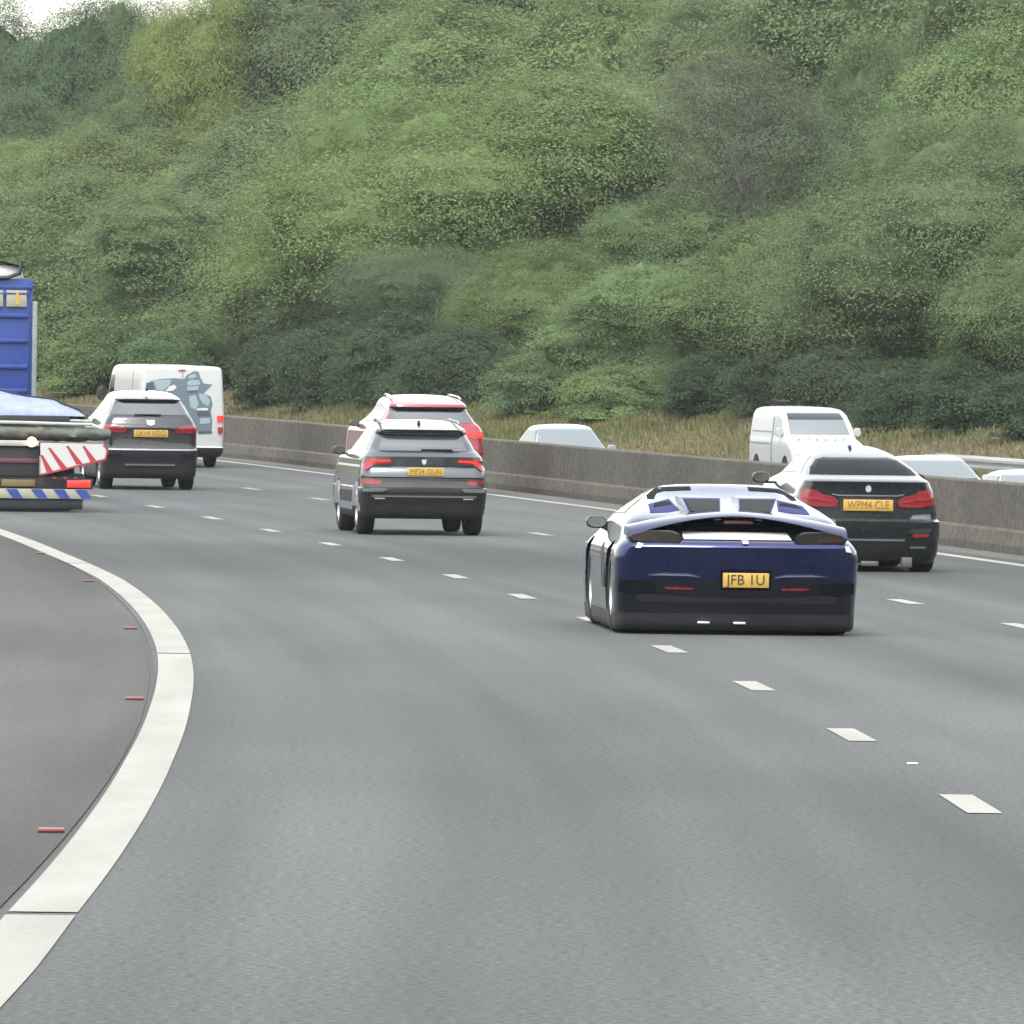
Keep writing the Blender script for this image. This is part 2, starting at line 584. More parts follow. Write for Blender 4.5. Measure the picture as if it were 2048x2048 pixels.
# steel guard rail on the far verge ---------------------------------------------
def guard_rail(s0, s1, n):
    r = empty("guard_rail", (0, 0, 0))
    x, y = plan(s0, n)
    r.location = (x, y, opp_z(s0, n))
    inv = Matrix.Translation(r.location).inverted()
    w = [(0.0, 0.44), (-0.02, 0.47), (-0.08, 0.50), (-0.08, 0.555), (-0.01, 0.585), (-0.01, 0.615), (-0.08, 0.645), (-0.08, 0.70), (-0.02, 0.73), (0.0, 0.76)]
    bm = bmesh.new()
    pr = None
    for s in frange(s0, s1, 2.0):
        cur = []
        for a, h in w:
            x, y = plan(s, n + a)
            cur.append(bm.verts.new(inv @ Vector((x, y, opp_z(s, n) + h + 0.12))))
        if pr:
            for k in range(len(w) - 1):
                bm.faces.new((pr[k], pr[k + 1], cur[k + 1], cur[k]))
        pr = cur
    bmesh.ops.solidify(bm, geom=bm.faces[:], thickness=0.006)
    bm_obj("rail", bm, M['galv'], r, ang=60)
    s = s0 + 0.5
    while s < s1:
        x, y = plan(s, n + 0.06)
        p = inv @ Vector((x, y, opp_z(s, n)))
        box_obj("post", p + Vector((0, 0, 0.38)), (0.06, 0.11, 0.86), M['galv'], r)
        s += 3.2
    tag(r, "galvanised steel guard rail along the far verge at the right", "guard rail")


guard_rail(138, 196, 28.5)

# ------------------------------------------------------------------ vehicles
def pchip(xs, ys, x):
    xs, ys = np.asarray(xs, float), np.asarray(ys, float)
    h = np.diff(xs)
    d = np.diff(ys) / h
    m = np.zeros_like(ys)
    m[0], m[-1] = d[0], d[-1]
    for i in range(1, len(xs) - 1):
        if d[i - 1] * d[i] > 0:
            w1, w2 = 2 * h[i] + h[i - 1], h[i] + 2 * h[i - 1]
            m[i] = (w1 + w2) / (w1 / d[i - 1] + w2 / d[i])
    k = np.clip(np.searchsorted(xs, x, side='right') - 1, 0, len(h) - 1)
    t = (x - xs[k]) / h[k]
    return ((1 + 2 * t) * (1 - t) ** 2 * ys[k] + t * (1 - t) ** 2 * h[k] * m[k] + t * t * (3 - 2 * t) * ys[k + 1] + t * t * (t - 1) * h[k] * m[k + 1])


def contour(hw, yr, yf, bow, rx, ry):
    """plan outline of one horizontal slice of a vehicle, rear edge first"""
    rx = min(rx, hw * 0.6)
    L = max(yf - yr, 0.02)
    ry = min(ry, L * 0.3)
    bow = min(bow, L * 0.2)
    pts = []
    xe = hw - rx
    NE, NC, NS = 10, 6, 16
    for i in range(NE + 1):
        x = -xe + 2 * xe * i / NE
        pts.append((x, yr + bow * (abs(x) / hw) ** 2))
    ye = yr + bow * (xe / hw) ** 2
    for i in range(1, NC + 1):
        a = math.pi / 2 * i / NC
        pts.append((xe + rx * math.sin(a), ye + ry * (1 - math.cos(a))))
    fe = yf - bow * (xe / hw) ** 2
    y0, y1 = ye + ry, fe - ry
    for i in range(1, NS):
        pts.append((hw, y0 + (y1 - y0) * i / NS))
    for i in range(0, NC):
        a = math.pi / 2 * i / NC
        pts.append((xe + rx * math.cos(a), y1 + ry * math.sin(a)))
    for i in range(NE + 1):
        x = xe - 2 * xe * i / NE
        pts.append((x, yf - bow * (abs(x) / hw) ** 2))
    for i in range(1, NC + 1):
        a = math.pi / 2 * i / NC
        pts.append((-xe - rx * math.sin(a), y1 + ry * math.cos(a)))
    for i in range(1, NS):
        pts.append((-hw, y1 + (y0 - y1) * i / NS))
    for i in range(0, NC):
        a = math.pi / 2 * i / NC
        pts.append((-xe - rx * math.cos(a), ye + ry - ry * math.sin(a)))
    return pts


def body_bm(levels, sub=5, bow=0.07):
    """levels: (z, half width, rear y, front y[, rx, ry]) from the sill up"""
    z = [l[0] for l in levels]
    zz = []
    for a, b in zip(z, z[1:]):
        k = max(1, min(sub, int((b - a) / 0.02)))
        zz += [a + (b - a) * i / k for i in range(k)]
    zz.append(z[-1])
    zz = np.array(zz)
    hw = pchip(z, [l[1] for l in levels], zz)
    yr = pchip(z, [l[2] for l in levels], zz)
    yf = pchip(z, [l[3] for l in levels], zz)
    rx = pchip(z, [l[4] if len(l) > 4 else 0.16 for l in levels], zz)
    ry = pchip(z, [l[5] if len(l) > 5 else 0.22 for l in levels], zz)
    bm = bmesh.new()
    pr = None
    for i in range(len(zz)):
        cur = [bm.verts.new((x, y, zz[i])) for x, y in contour(hw[i], yr[i], yf[i], bow, rx[i], ry[i])]
        n = len(cur)
        if pr:
            for k in range(n):
                bm.faces.new((pr[k], pr[(k + 1) % n], cur[(k + 1) % n], cur[k]))
        else:
            bm.faces.new(cur[::-1])
        pr = cur
    bm.faces.new(pr)
    bmesh.ops.recalc_face_normals(bm, faces=bm.faces[:])
    return bm


def cut_wheel_wells(bm, axles, R, hwmax):
    me = bpy.data.meshes.new("tmp")
    bm.to_mesh(me)
    bm.free()
    o = bpy.data.objects.new("tmp", me)
    COL.objects.link(o)
    cs = []
    for ya in axles:
        cb = bmesh.new()
        bmesh.ops.create_cone(cb, cap_ends=True, segments=28, radius1=R, radius2=R, depth=hwmax * 2.4)
        bmesh.ops.rotate(cb, verts=cb.verts, cent=(0, 0, 0), matrix=Matrix.Rotation(math.pi / 2, 3, 'Y'))
        bmesh.ops.translate(cb, verts=cb.verts, vec=(0, ya, R * 0.90))
        cm = bpy.data.meshes.new("cut")
        cb.to_mesh(cm)
        cb.free()
        c = bpy.data.objects.new("cut", cm)
        COL.objects.link(c)
        cs.append(c)
        md = o.modifiers.new("b", 'BOOLEAN')
        md.operation = 'DIFFERENCE'
        md.solver = 'EXACT'
        md.object = c
    dg = bpy.context.evaluated_depsgraph_get()
    ev = o.evaluated_get(dg)
    out = bpy.data.meshes.new_from_object(ev)
    b2 = bmesh.new()
    b2.from_mesh(out)
    for c in cs + [o]:
        m_ = c.data
        bpy.data.objects.remove(c)
        bpy.data.meshes.remove(m_)
    bpy.data.meshes.remove(out)
    return b2


class Vehicle:
    """root Empty on the road, body bands, and pieces fitted onto the body surface"""

    def __init__(self, name, label, cat, s, n, levels, bands, axles=None, wheel_r=0.33, tyre_w=0.22, opp=False, bow=0.07, group=None, wheel_in=0.015, yaw=0.0):
        p = road(s, n)
        if opp:
            p.z = opp_z(s, n)
        self.root = empty(name, p, (slope(s), 0 if opp else CROSS, heading(s) + yaw))
        tag(self.root, label, cat, group)
        bm = body_bm(levels, bow=bow)
        hwm = max(l[1] for l in levels)
        if axles:
            bm = cut_wheel_wells(bm, axles, wheel_r + 0.045, hwm)
        self.bvh = BVHTree.FromBMesh(bm)
        bm.verts.ensure_lookup_table()
        for i, (z0, z1, nm, mt) in enumerate(bands):
            b2 = bm.copy()
            kill = [f for f in b2.faces if not (z0 <= f.calc_center_median().z < z1)]
            bmesh.ops.delete(b2, geom=kill, context='FACES')
            sharpen(b2, 32)
            me = bpy.data.meshes.new(nm)
            b2.to_mesh(me)
            b2.free()
            link_mesh(nm, me, mt, self.root)
        bm.free()
        if axles:
            wm = None
            for ya in axles:
                for sx in (-1, 1):
                    self.wheel(sx * (hwm - wheel_in - tyre_w / 2), ya, wheel_r, tyre_w, sx)

    def wheel(self, x, y, R, w, sx):
        if not hasattr(self, 'wmesh'):
            bm = bmesh.new()
            prof = [(-w / 2 + 0.005, R * 0.66), (-w / 2, R * 0.80), (-w / 2 + 0.012, R * 0.93), (-w / 2 + 0.035, R * 0.995), (0, R), (w / 2 - 0.035, R * 0.995), (w / 2 - 0.012, R * 0.93), (w / 2, R * 0.80), (w / 2 - 0.005, R * 0.66)]
            self.lathe(bm, prof, 32, closed=True)
            t = bm
            bmesh.ops.recalc_face_normals(t, faces=t.faces[:]); sharpen(t, 50)
            tm = bpy.data.meshes.new("tyre"); t.to_mesh(tm); t.free()
            tm.materials.append(M['tyre'])
            bm = bmesh.new()
            self.lathe(bm, [(w / 2 - 0.02, R * 0.69), (w / 2 - 0.012, R * 0.64), (w / 2 - 0.05, R * 0.60), (-w / 2 + 0.03, R * 0.60), (-w / 2 + 0.03, R * 0.69)], 24, closed=True)
            for k in range(5):
                rt = Matrix.Rotation(2 * math.pi * k / 5, 3, 'X')
                add_box(bm, rt @ Vector((w / 2 - 0.04, 0, R * 0.33)), (0.03, 0.055, R * 0.62), 0.006, rt)
            self.lathe(bm, [(w / 2 - 0.025, 0.0), (w / 2 - 0.025, 0.06), (w / 2 - 0.07, 0.07), (w / 2 - 0.07, 0.0)], 14)
            bmesh.ops.recalc_face_normals(bm, faces=bm.faces[:]); sharpen(bm, 35)
            rm = bpy.data.meshes.new("rim"); bm.to_mesh(rm); bm.free()
            rm.materials.append(M['alloy'])
            self.wmesh = (tm, rm)
        e = empty("wheel", (x, y, R), (0, 0, 0 if sx > 0 else math.pi))
        e.parent = self.root
        link_mesh("tyre", self.wmesh[0], None, e)
        link_mesh("rim", self.wmesh[1], None, e)

    @staticmethod
    def lathe(bm, prof, seg, closed=False):
        rings = []
        for k in range(seg):
            a = 2 * math.pi * k / seg
            rings.append([bm.verts.new((x, r * math.cos(a), r * math.sin(a))) for x, r in prof])
        m = len(prof)
        for k in range(seg):
            r0, r1 = rings[k], rings[(k + 1) % seg]
            for i in range(m if closed else m - 1):
                j = (i + 1) % m
                try:
                    bm.faces.new((r0[i], r0[j], r1[j], r1[i]))
                except ValueError:
                    pass
        bmesh.ops.remove_doubles(bm, verts=bm.verts, dist=1e-5)

    def patch(self, name, poly, mat, side='rear', off=0.004, thick=0.02, res=0.05, mirror=False, parent=None):
        """a panel cut to `poly` and moulded onto the body, standing `off` proud"""
        out = []
        for mr in ((False, True) if mirror else (False,)):
            pl = [(-a, b) for a, b in poly][::-1] if mr else poly
            bm = bmesh.new()
            bm.faces.new([bm.verts.new((a, b, 0)) for a, b in pl])
            us = [p[0] for p in pl]; vs = [p[1] for p in pl]
            for ax, lo, hi in ((0, min(us), max(us)), (1, min(vs), max(vs))):
                k = int((hi - lo) / res)
                for i in range(1, k + 1):
                    c = lo + (hi - lo) * i / (k + 1)
                    co = (c, 0, 0) if ax == 0 else (0, c, 0)
                    no = (1, 0, 0) if ax == 0 else (0, 1, 0)
                    bmesh.ops.bisect_plane(bm, geom=bm.verts[:] + bm.edges[:] + bm.faces[:], plane_co=co, plane_no=no, dist=1e-5)
            if side == 'rear':
                mk, dr = (lambda u, v: Vector((u, -3, v))), Vector((0, 1, 0))
            elif side == 'left':
                mk, dr = (lambda u, v: Vector((-4, u, v))), Vector((1, 0, 0))
            elif side == 'right':
                mk, dr = (lambda u, v: Vector((4, u, v))), Vector((-1, 0, 0))
            else:
                mk, dr = (lambda u, v: Vector((u, v, 6))), Vector((0, 0, -1))
            for v in bm.verts:
                o = mk(v.co.x, v.co.y)
                hit, nor, _, _ = self.bvh.ray_cast(o, dr)
                if hit is None:
                    for sh in (0.01, 0.025, 0.05, 0.09):
                        q = o.copy()
                        if side in ('rear', 'top'):
                            q.x -= math.copysign(sh, q.x)
                        else:
                            q.z -= sh
                        hit, nor, _, _ = self.bvh.ray_cast(q, dr)
                        if hit is not None:
                            break
                if hit is None:
                    hit, nor, _, _ = self.bvh.find_nearest(o + dr * 3)
                v.co = hit - dr * off + nor * off * 0.5
            be = [e for e in bm.edges if e.is_boundary]
            ex = bmesh.ops.extrude_edge_only(bm, edges=be)
            for v in [g for g in ex['geom'] if isinstance(g, bmesh.types.BMVert)]:
                v.co += dr * thick
            bmesh.ops.recalc_face_normals(bm, faces=bm.faces[:])
            # open shell: make sure the outside faces the viewer side
            big = max(bm.faces, key=lambda f: f.calc_area())
            if big.normal.dot(dr) > 0:
                bmesh.ops.reverse_faces(bm, faces=bm.faces[:])
            sharpen(bm, 40)
            me = bpy.data.meshes.new(name)
            bm.to_mesh(me); bm.free()
            out.append(link_mesh(name, me, mat, parent or self.root))
        return out[0] if not mirror else out

    def hit_y(self, x, z):
        h, _, _, _ = self.bvh.ray_cast(Vector((x, -3, z)), Vector((0, 1, 0)))
        return h.y if h is not None else 0.0

    def box(self, name, c, d, mat, bevel=0.01, parent=None, rot=None):
        return box_obj(name, c, d, mat, parent or self.root, bevel, rot)

    def plate(self, x0, x1, z0, z1, text, tm, mat=None, out=0.02):
        xc, zc = (x0 + x1) / 2, (z0 + z1) / 2
        y = min(self.hit_y(x, z) for x in (x0, xc, x1) for z in (z0, z1)) - out
        p = self.box("number_plate", (xc, y, zc), (x1 - x0, 0.02, z1 - z0), mat or M['plate'], 0.004)
        cu = bpy.data.curves.new("lettering", 'FONT')
        cu.body = text
        cu.align_x = 'CENTER'; cu.align_y = 'CENTER'
        cu.size = (z1 - z0) * 1.0
        cu.extrude = 0.0015
        to = bpy.data.objects.new("tmp_text", cu)
        COL.objects.link(to)
        bpy.context.view_layer.update()
        w = max(to.dimensions.x, 1e-3)
        me = bpy.data.meshes.new_from_object(to.evaluated_get(bpy.context.evaluated_depsgraph_get()))
        bpy.data.objects.remove(to); bpy.data.curves.remove(cu)
        me.materials.clear()
        me.transform(Matrix.Translation((xc, y - 0.0125, zc)) @ Matrix.Rotation(math.pi / 2, 4, 'X') @ Matrix.Diagonal(((x1 - x0) * 0.84 / w, 1.0, 1, 1)))
        link_mesh("lettering", me, tm, p)

    def mirrors(self, x, y, z, size, mat, both=True, glass=True, gm=None):
        for sx in ((-1, 1) if both else (-1,)):
            bm = bmesh.new()
            bmesh.ops.create_uvsphere(bm, u_segments=16, v_segments=10, radius=0.5)
            for v in bm.verts:
                v.co.x = math.copysign(abs(v.co.x * 2) ** 0.75 / 2, v.co.x)
                v.co.z = math.copysign(abs(v.co.z * 2) ** 0.75 / 2, v.co.z)
                if v.co.y < -0.18:
                    v.co.y = -0.18
            bmesh.ops.scale(bm, verts=bm.verts, vec=(size[0], size[1], size[2]))
            bmesh.ops.translate(bm, verts=bm.verts, vec=(sx * (x + size[0] * 0.5), y, z))
            add_box(bm, (sx * (x - 0.06), y + 0.02, z - size[2] * 0.42), (0.22, 0.05, 0.03), 0.01)
            mo = bm_obj("door_mirror", bm, mat, self.root)
            if glass:
                bm = bmesh.new()
                bmesh.ops.create_circle(bm, cap_ends=True, radius=0.5, segments=20)
                bmesh.ops.rotate(bm, verts=bm.verts, cent=(0, 0, 0), matrix=Matrix.Rotation(math.pi / 2, 3, 'X'))
                bmesh.ops.scale(bm, verts=bm.verts, vec=(size[0] * 0.86, 1, size[2] * 0.80))
                bmesh.ops.translate(bm, verts=bm.verts, vec=(sx * (x + size[0] * 0.5), y - 0.18 * size[1] - 0.004, z))
                bm_obj("mirror_glass", bm, gm or M['glass'], mo)


class U:
    """photograph crop pixels -> metres on the vehicle's rear elevation"""

    def __init__(self, zoom, k, cx, gy):
        self.u = 1.0 / (zoom * k); self.cx = cx; self.gy = gy

    def X(self, x): return (x - self.cx) * self.u
    def Z(self, y): return (self.gy - y) * self.u
    def P(self, pts): return [(self.X(a), self.Z(b)) for a, b in pts]
    def R(self, pts): return [(a * self.u, self.Z(b)) for a, b in pts]       # x already measured from the centre line
    def lv(self, rows): return sorted([(self.Z(r[0]), r[1] * self.u) + tuple(r[2:]) for r in rows])


INF = 99.0

# ---- dark blue open-top supercar ------------------------------------------------
def supercar():
    s, n = 72.1, 4.60
    g = U(3.116, 251.1, 1044, 1034)
    lv = g.lv([
        (1008, 735, .26, 4.25, .08, .12), (985, 752, .22, 4.35, .09, .15), (900, 758, .185, 4.45, .10, .2), (800, 762, .14, 4.52, .10, .2), (690, 766, .085, 4.55, .11, .2), (560, 766, .03, 4.5, .12, .2),
        (505, 757, .01, 4.45), (484, 744, .0, 4.38), (466, 732, .012, 4.3), (448, 718, .05, 4.22), (438, 710, .12, 4.15), (420, 700, .30, 4.0), (400, 690, .47, 3.85),
        (388, 684, .52, 3.75), (345, 668, .58, 3.4), (315, 648, .68, 3.25), (290, 620, .85, 3.18), (262, 588, 1.05, 3.1), (225, 540, 1.45, 2.98),
        (190, 494, 1.75, 2.88), (160, 452, 1.95, 2.8), (135, 408, 2.08, 2.72), (117, 350, 2.18, 2.66), (108, 260, 2.25, 2.6), (104, 120, 2.32, 2.5)])
    v = Vehicle("sports_car", "dark blue low supercar with roof buttresses in the middle lane", "car", s, n, lv,
                [(-1, g.Z(905), "diffuser", M['black']), (g.Z(905), g.Z(690), "rear_bumper", M['carbon']), (g.Z(690), INF, "body", M['navy'])],
                axles=(0.95, 3.55), wheel_r=0.345, tyre_w=0.30, bow=0.10)
    # arched rear deck lip
    bm = bmesh.new()
    pr = None
    xs = [-690 + 1380 * i / 44 for i in range(45)]
    for x in xs:
        t = abs(x) / 690
        top = 262 + 98 * t ** 1.7
        th = 30 + 34 * t ** 2
        y0 = 0.16 + 0.22 * (1 - t ** 2)
        row = [(y0 + 0.75 - 0.4 * t, top - 16 + 22 * t), (y0 + 0.30, top - 4), (y0 + 0.12, top + 8), (y0 + 0.03, top + th * 0.7), (y0, top + th), (y0 + 0.04, top + th + 7), (y0 + 0.5, top + th - 4)]
        cur = [bm.verts.new((x * g.u, y, g.Z(c))) for y, c in row]
        if pr:
            for k in range(len(row)):
                k2 = (k + 1) % len(row)
                bm.faces.new((pr[k], pr[k2], cur[k2], cur[k]))
        else:
            bm.faces.new(cur)
        pr = cur
    bm.faces.new(pr[::-1])
    bm_obj("rear_spoiler", bm, M['navy'], v.root, ang=40)
    # dark panel under the lip with the lamp pods at its ends
    v.patch("tail_panel", g.R([(-560, 455), (-372, 460), (-345, 396), (345, 396), (372, 460), (560, 455), (640, 420), (600, 360), (330, 322), (0, 300), (-330, 322), (-600, 360), (-640, 420)]), M['gloss_black'], thick=0.04)
    v.patch("pale_panel", g.R([(-338, 440), (-330, 397), (330, 397), (338, 440)]), M['white_board'], off=0.012, thick=0.05)
    for sx in (-1, 1):
        bm = bmesh.new()
        pts = [(366, 462), (352, 436), (362, 402), (420, 382), (560, 384), (660, 400), (690, 428), (672, 454), (560, 466), (440, 468)]
        a = [bm.verts.new((sx * x * g.u, 0.03 + 0.10 * (x / 690) ** 2, g.Z(c))) for x, c in pts]
        b = [bm.verts.new((sx * (520 + (x - 520) * 0.94) * g.u, 0.62, g.Z(420 + (c - 420) * 0.9))) for x, c in pts]
        bm.faces.new(a); bm.faces.new(b[::-1])
        for i in range(len(pts)):
            j = (i + 1) % len(pts)
            bm.faces.new((a[i], b[i], b[j], a[j]))
        bmesh.ops.bevel(bm, geom=[e for e in bm.edges if all(vv in a for vv in e.verts)], offset=0.012, segments=2, affect='EDGES')
        pod = bm_obj("tail_light", bm, M['gloss_black'], v.root)
        bm = bmesh.new()
        lens = [(500, 446), (510, 424), (570, 412), (640, 418), (664, 432), (640, 446), (570, 450)]
        a = [bm.verts.new((sx * x * g.u, 0.022 + 0.10 * (x / 690) ** 2, g.Z(c))) for x, c in lens]
        b = [bm.verts.new((vv.co.x, vv.co.y + 0.03, vv.co.z)) for vv in a]
        bm.faces.new(a)
        for i in range(len(lens)):
            j = (i + 1) % len(lens)
            bm.faces.new((a[i], b[i], b[j], a[j]))
        bm_obj("lens", bm, M['tail_dim'], pod)
    v.box("brake_light", (0.04, v.hit_y(0.04, g.Z(330)) - 0.02, g.Z(333)), (0.24, 0.03, 0.035), M['tail_red'], 0.006)
    for x in (-90, 165):
        v.box("deck_bracket", (x * g.u, v.hit_y(x * g.u, g.Z(312)) - 0.03, g.Z(308)), (0.07, 0.06, 0.045), M['gloss_black'], 0.012)
    # engine window, roof trim, buttress slots, and buttress shade put in as navy patches
    for sx in (-1, 1):
        bm = bmesh.new()
        a, b = (sx * 58 * g.u, sx * 300 * g.u)
        x2 = sx * 262 * g.u
        top, bot = g.Z(184), g.Z(272)
        vs = [bm.verts.new(c) for c in ((a, .98, bot), (x2, .98, bot), (b, 1.06, top), (a, 1.06, top), (a, 1.85, top + .012), (b, 1.85, top + .012), (a, 1.3, bot), (x2, 1.3, bot))]
        for f in ((0, 1, 2, 3), (3, 2, 5, 4), (1, 7, 5, 2), (0, 3, 4, 6), (6, 4, 5, 7), (0, 6, 7, 1)):
            bm.faces.new([vs[i] for i in f])
        ec = bm_obj("engine_cover", bm, M['navy'], v.root)
        bm = bmesh.new()
        q = [(sx * 66 * g.u, .972, g.Z(266)), (sx * 252 * g.u, .972, g.Z(266)), (sx * 288 * g.u, 1.046, g.Z(190)), (sx * 66 * g.u, 1.046, g.Z(190))]
        bm.faces.new([bm.verts.new(c) for c in q])
        bmesh.ops.solidify(bm, geom=bm.faces[:], thickness=0.006)
        bm_obj("rear_window", bm, M['glass'], ec)
    v.patch("roof_trim", g.R([(-478, 200), (-470, 165), (-430, 138), (-380, 128), (-185, 120), (-185, 142), (-360, 150), (-410, 165), (-440, 200)]), M['matte_black'], mirror=True, res=0.03)
    v.patch("buttress_shade", g.R([(-505, 282), (-492, 232), (-345, 198), (-312, 262), (-390, 276)]), M['shade_navy'], mirror=True, res=0.03)
    v.patch("buttress_slot", g.R([(-470, 250), (-450, 226), (-360, 214), (-340, 232)]), M['matte_black'], mirror=True, res=0.03, off=0.008)
    # bumper details
    v.patch("bumper_crease", g.R([(-560, 662), (-470, 652), (-300, 655), (-230, 672), (-300, 664), (-470, 662)]), M['chrome_dark'], mirror=True, off=0.012)
    v.patch("reflector", g.R([(-455, 735), (-275, 738), (-285, 750), (-440, 747)]), M['reflector'], mirror=True, off=0.01)
    for sx in (-1, 1):
        v.patch("corner_grille", [(sx * a * g.u, g.Z(b)) for a, b in [(735, 700), (560, 706), (500, 722), (520, 770), (640, 790), (738, 770)][::sx]], M['matte_black'], off=0.006)
    v.patch("bumper_vent", g.R([(-640, 790), (-560, 780), (-200, 800), (200, 800), (560, 780), (640, 790), (600, 830), (-600, 830)]), M['black'], off=0.006)
    for x in (-205, 20):
        v.box("exhaust_gap_bar", (x * g.u, v.hit_y(x * g.u, g.Z(955)) - 0.015, g.Z(958)), (0.10, 0.05, 0.022), M['chrome'], 0.006)  # pale bars added in place of bright road glimpsed under the tail
    v.plate(g.X(948), g.X(1236), g.Z(733), g.Z(642), "JFB 1U", M['plate_text'], out=0.035)
    v.patch("plate_recess", g.R([(-112, 630), (208, 630), (208, 748), (-112, 748)]), M['matte_black'], off=0.014)
    v.patch("badge", g.R([(20, 440), (66, 440), (60, 464), (26, 464)]), M['badge'], off=0.012)
    for x in (-600, 690):
        v.patch("side_marker", [(g.u * (x - 14), g.Z(505)), (g.u * (x + 26), g.Z(510)), (g.u * (x + 6), g.Z(470)), (g.u * (x - 22), g.Z(470))] if x > 0 else [(g.u * (x - 40), g.Z(490)), (g.u * (x - 10), g.Z(492)), (g.u * (x + 5), g.Z(468)), (g.u * (x - 25), g.Z(462))], M['badge'], off=0.006)
    # side glazing, door line, mirrors
    for sd in ('left', 'right'):
        v.patch("side_window", [(2.35, g.Z(140)), (2.0, g.Z(200)), (1.85, g.Z(290)), (2.9, g.Z(300)), (2.75, g.Z(200))], M['glass'], sd)
        v.patch("side_intake", [(1.35, g.Z(640)), (1.75, g.Z(500)), (1.95, g.Z(480)), (1.75, g.Z(760)), (1.4, g.Z(760))], M['black'], sd)
    v.patch("windscreen", [(-0.40, 2.72), (0.40, 2.72), (0.55, 3.15), (-0.55, 3.15)], M['glass'], 'top')
    v.mirrors(0.86, 2.95, g.Z(362), (0.18, 0.12, 0.105), M['gloss_black'], gm=M['mirror_dark'])


M['silver_glass'] = plain('side_glass', (0.16, 0.18, 0.19), 0.08, ior=1.8)
M['matte_black'] = plain('matte_black', (0.008, 0.008, 0.010), 0.75, spec=0.08)
M['carbon'] = plain('dark_carbon', (0.008, 0.010, 0.020), 0.30, 0.5, coat=0.8)
M['shade_navy'] = plain('shaded_navy', (0.020, 0.024, 0.105), 0.55, spec=0.12)  # flat navy with the buttress shading put into its colour
M['mirror_dark'] = plain('mirror_glass', (0.07, 0.085, 0.08), 0.08, ior=1.8)
M['badge_pale'] = plain('pale_badge', (0.42, 0.50, 0.54), 0.3)
M['dull_chrome'] = plain('dull_chrome', (0.085, 0.085, 0.08), 0.45, 0.3, var=0.3)
M['tail_dim'] = plain('smoked_tail_lens', (0.022, 0.006, 0.008), 0.12, coat=0.8)
M['chrome_dark'] = plain('satin_metal', (0.28, 0.29, 0.31), 0.35, 0.6)
supercar()


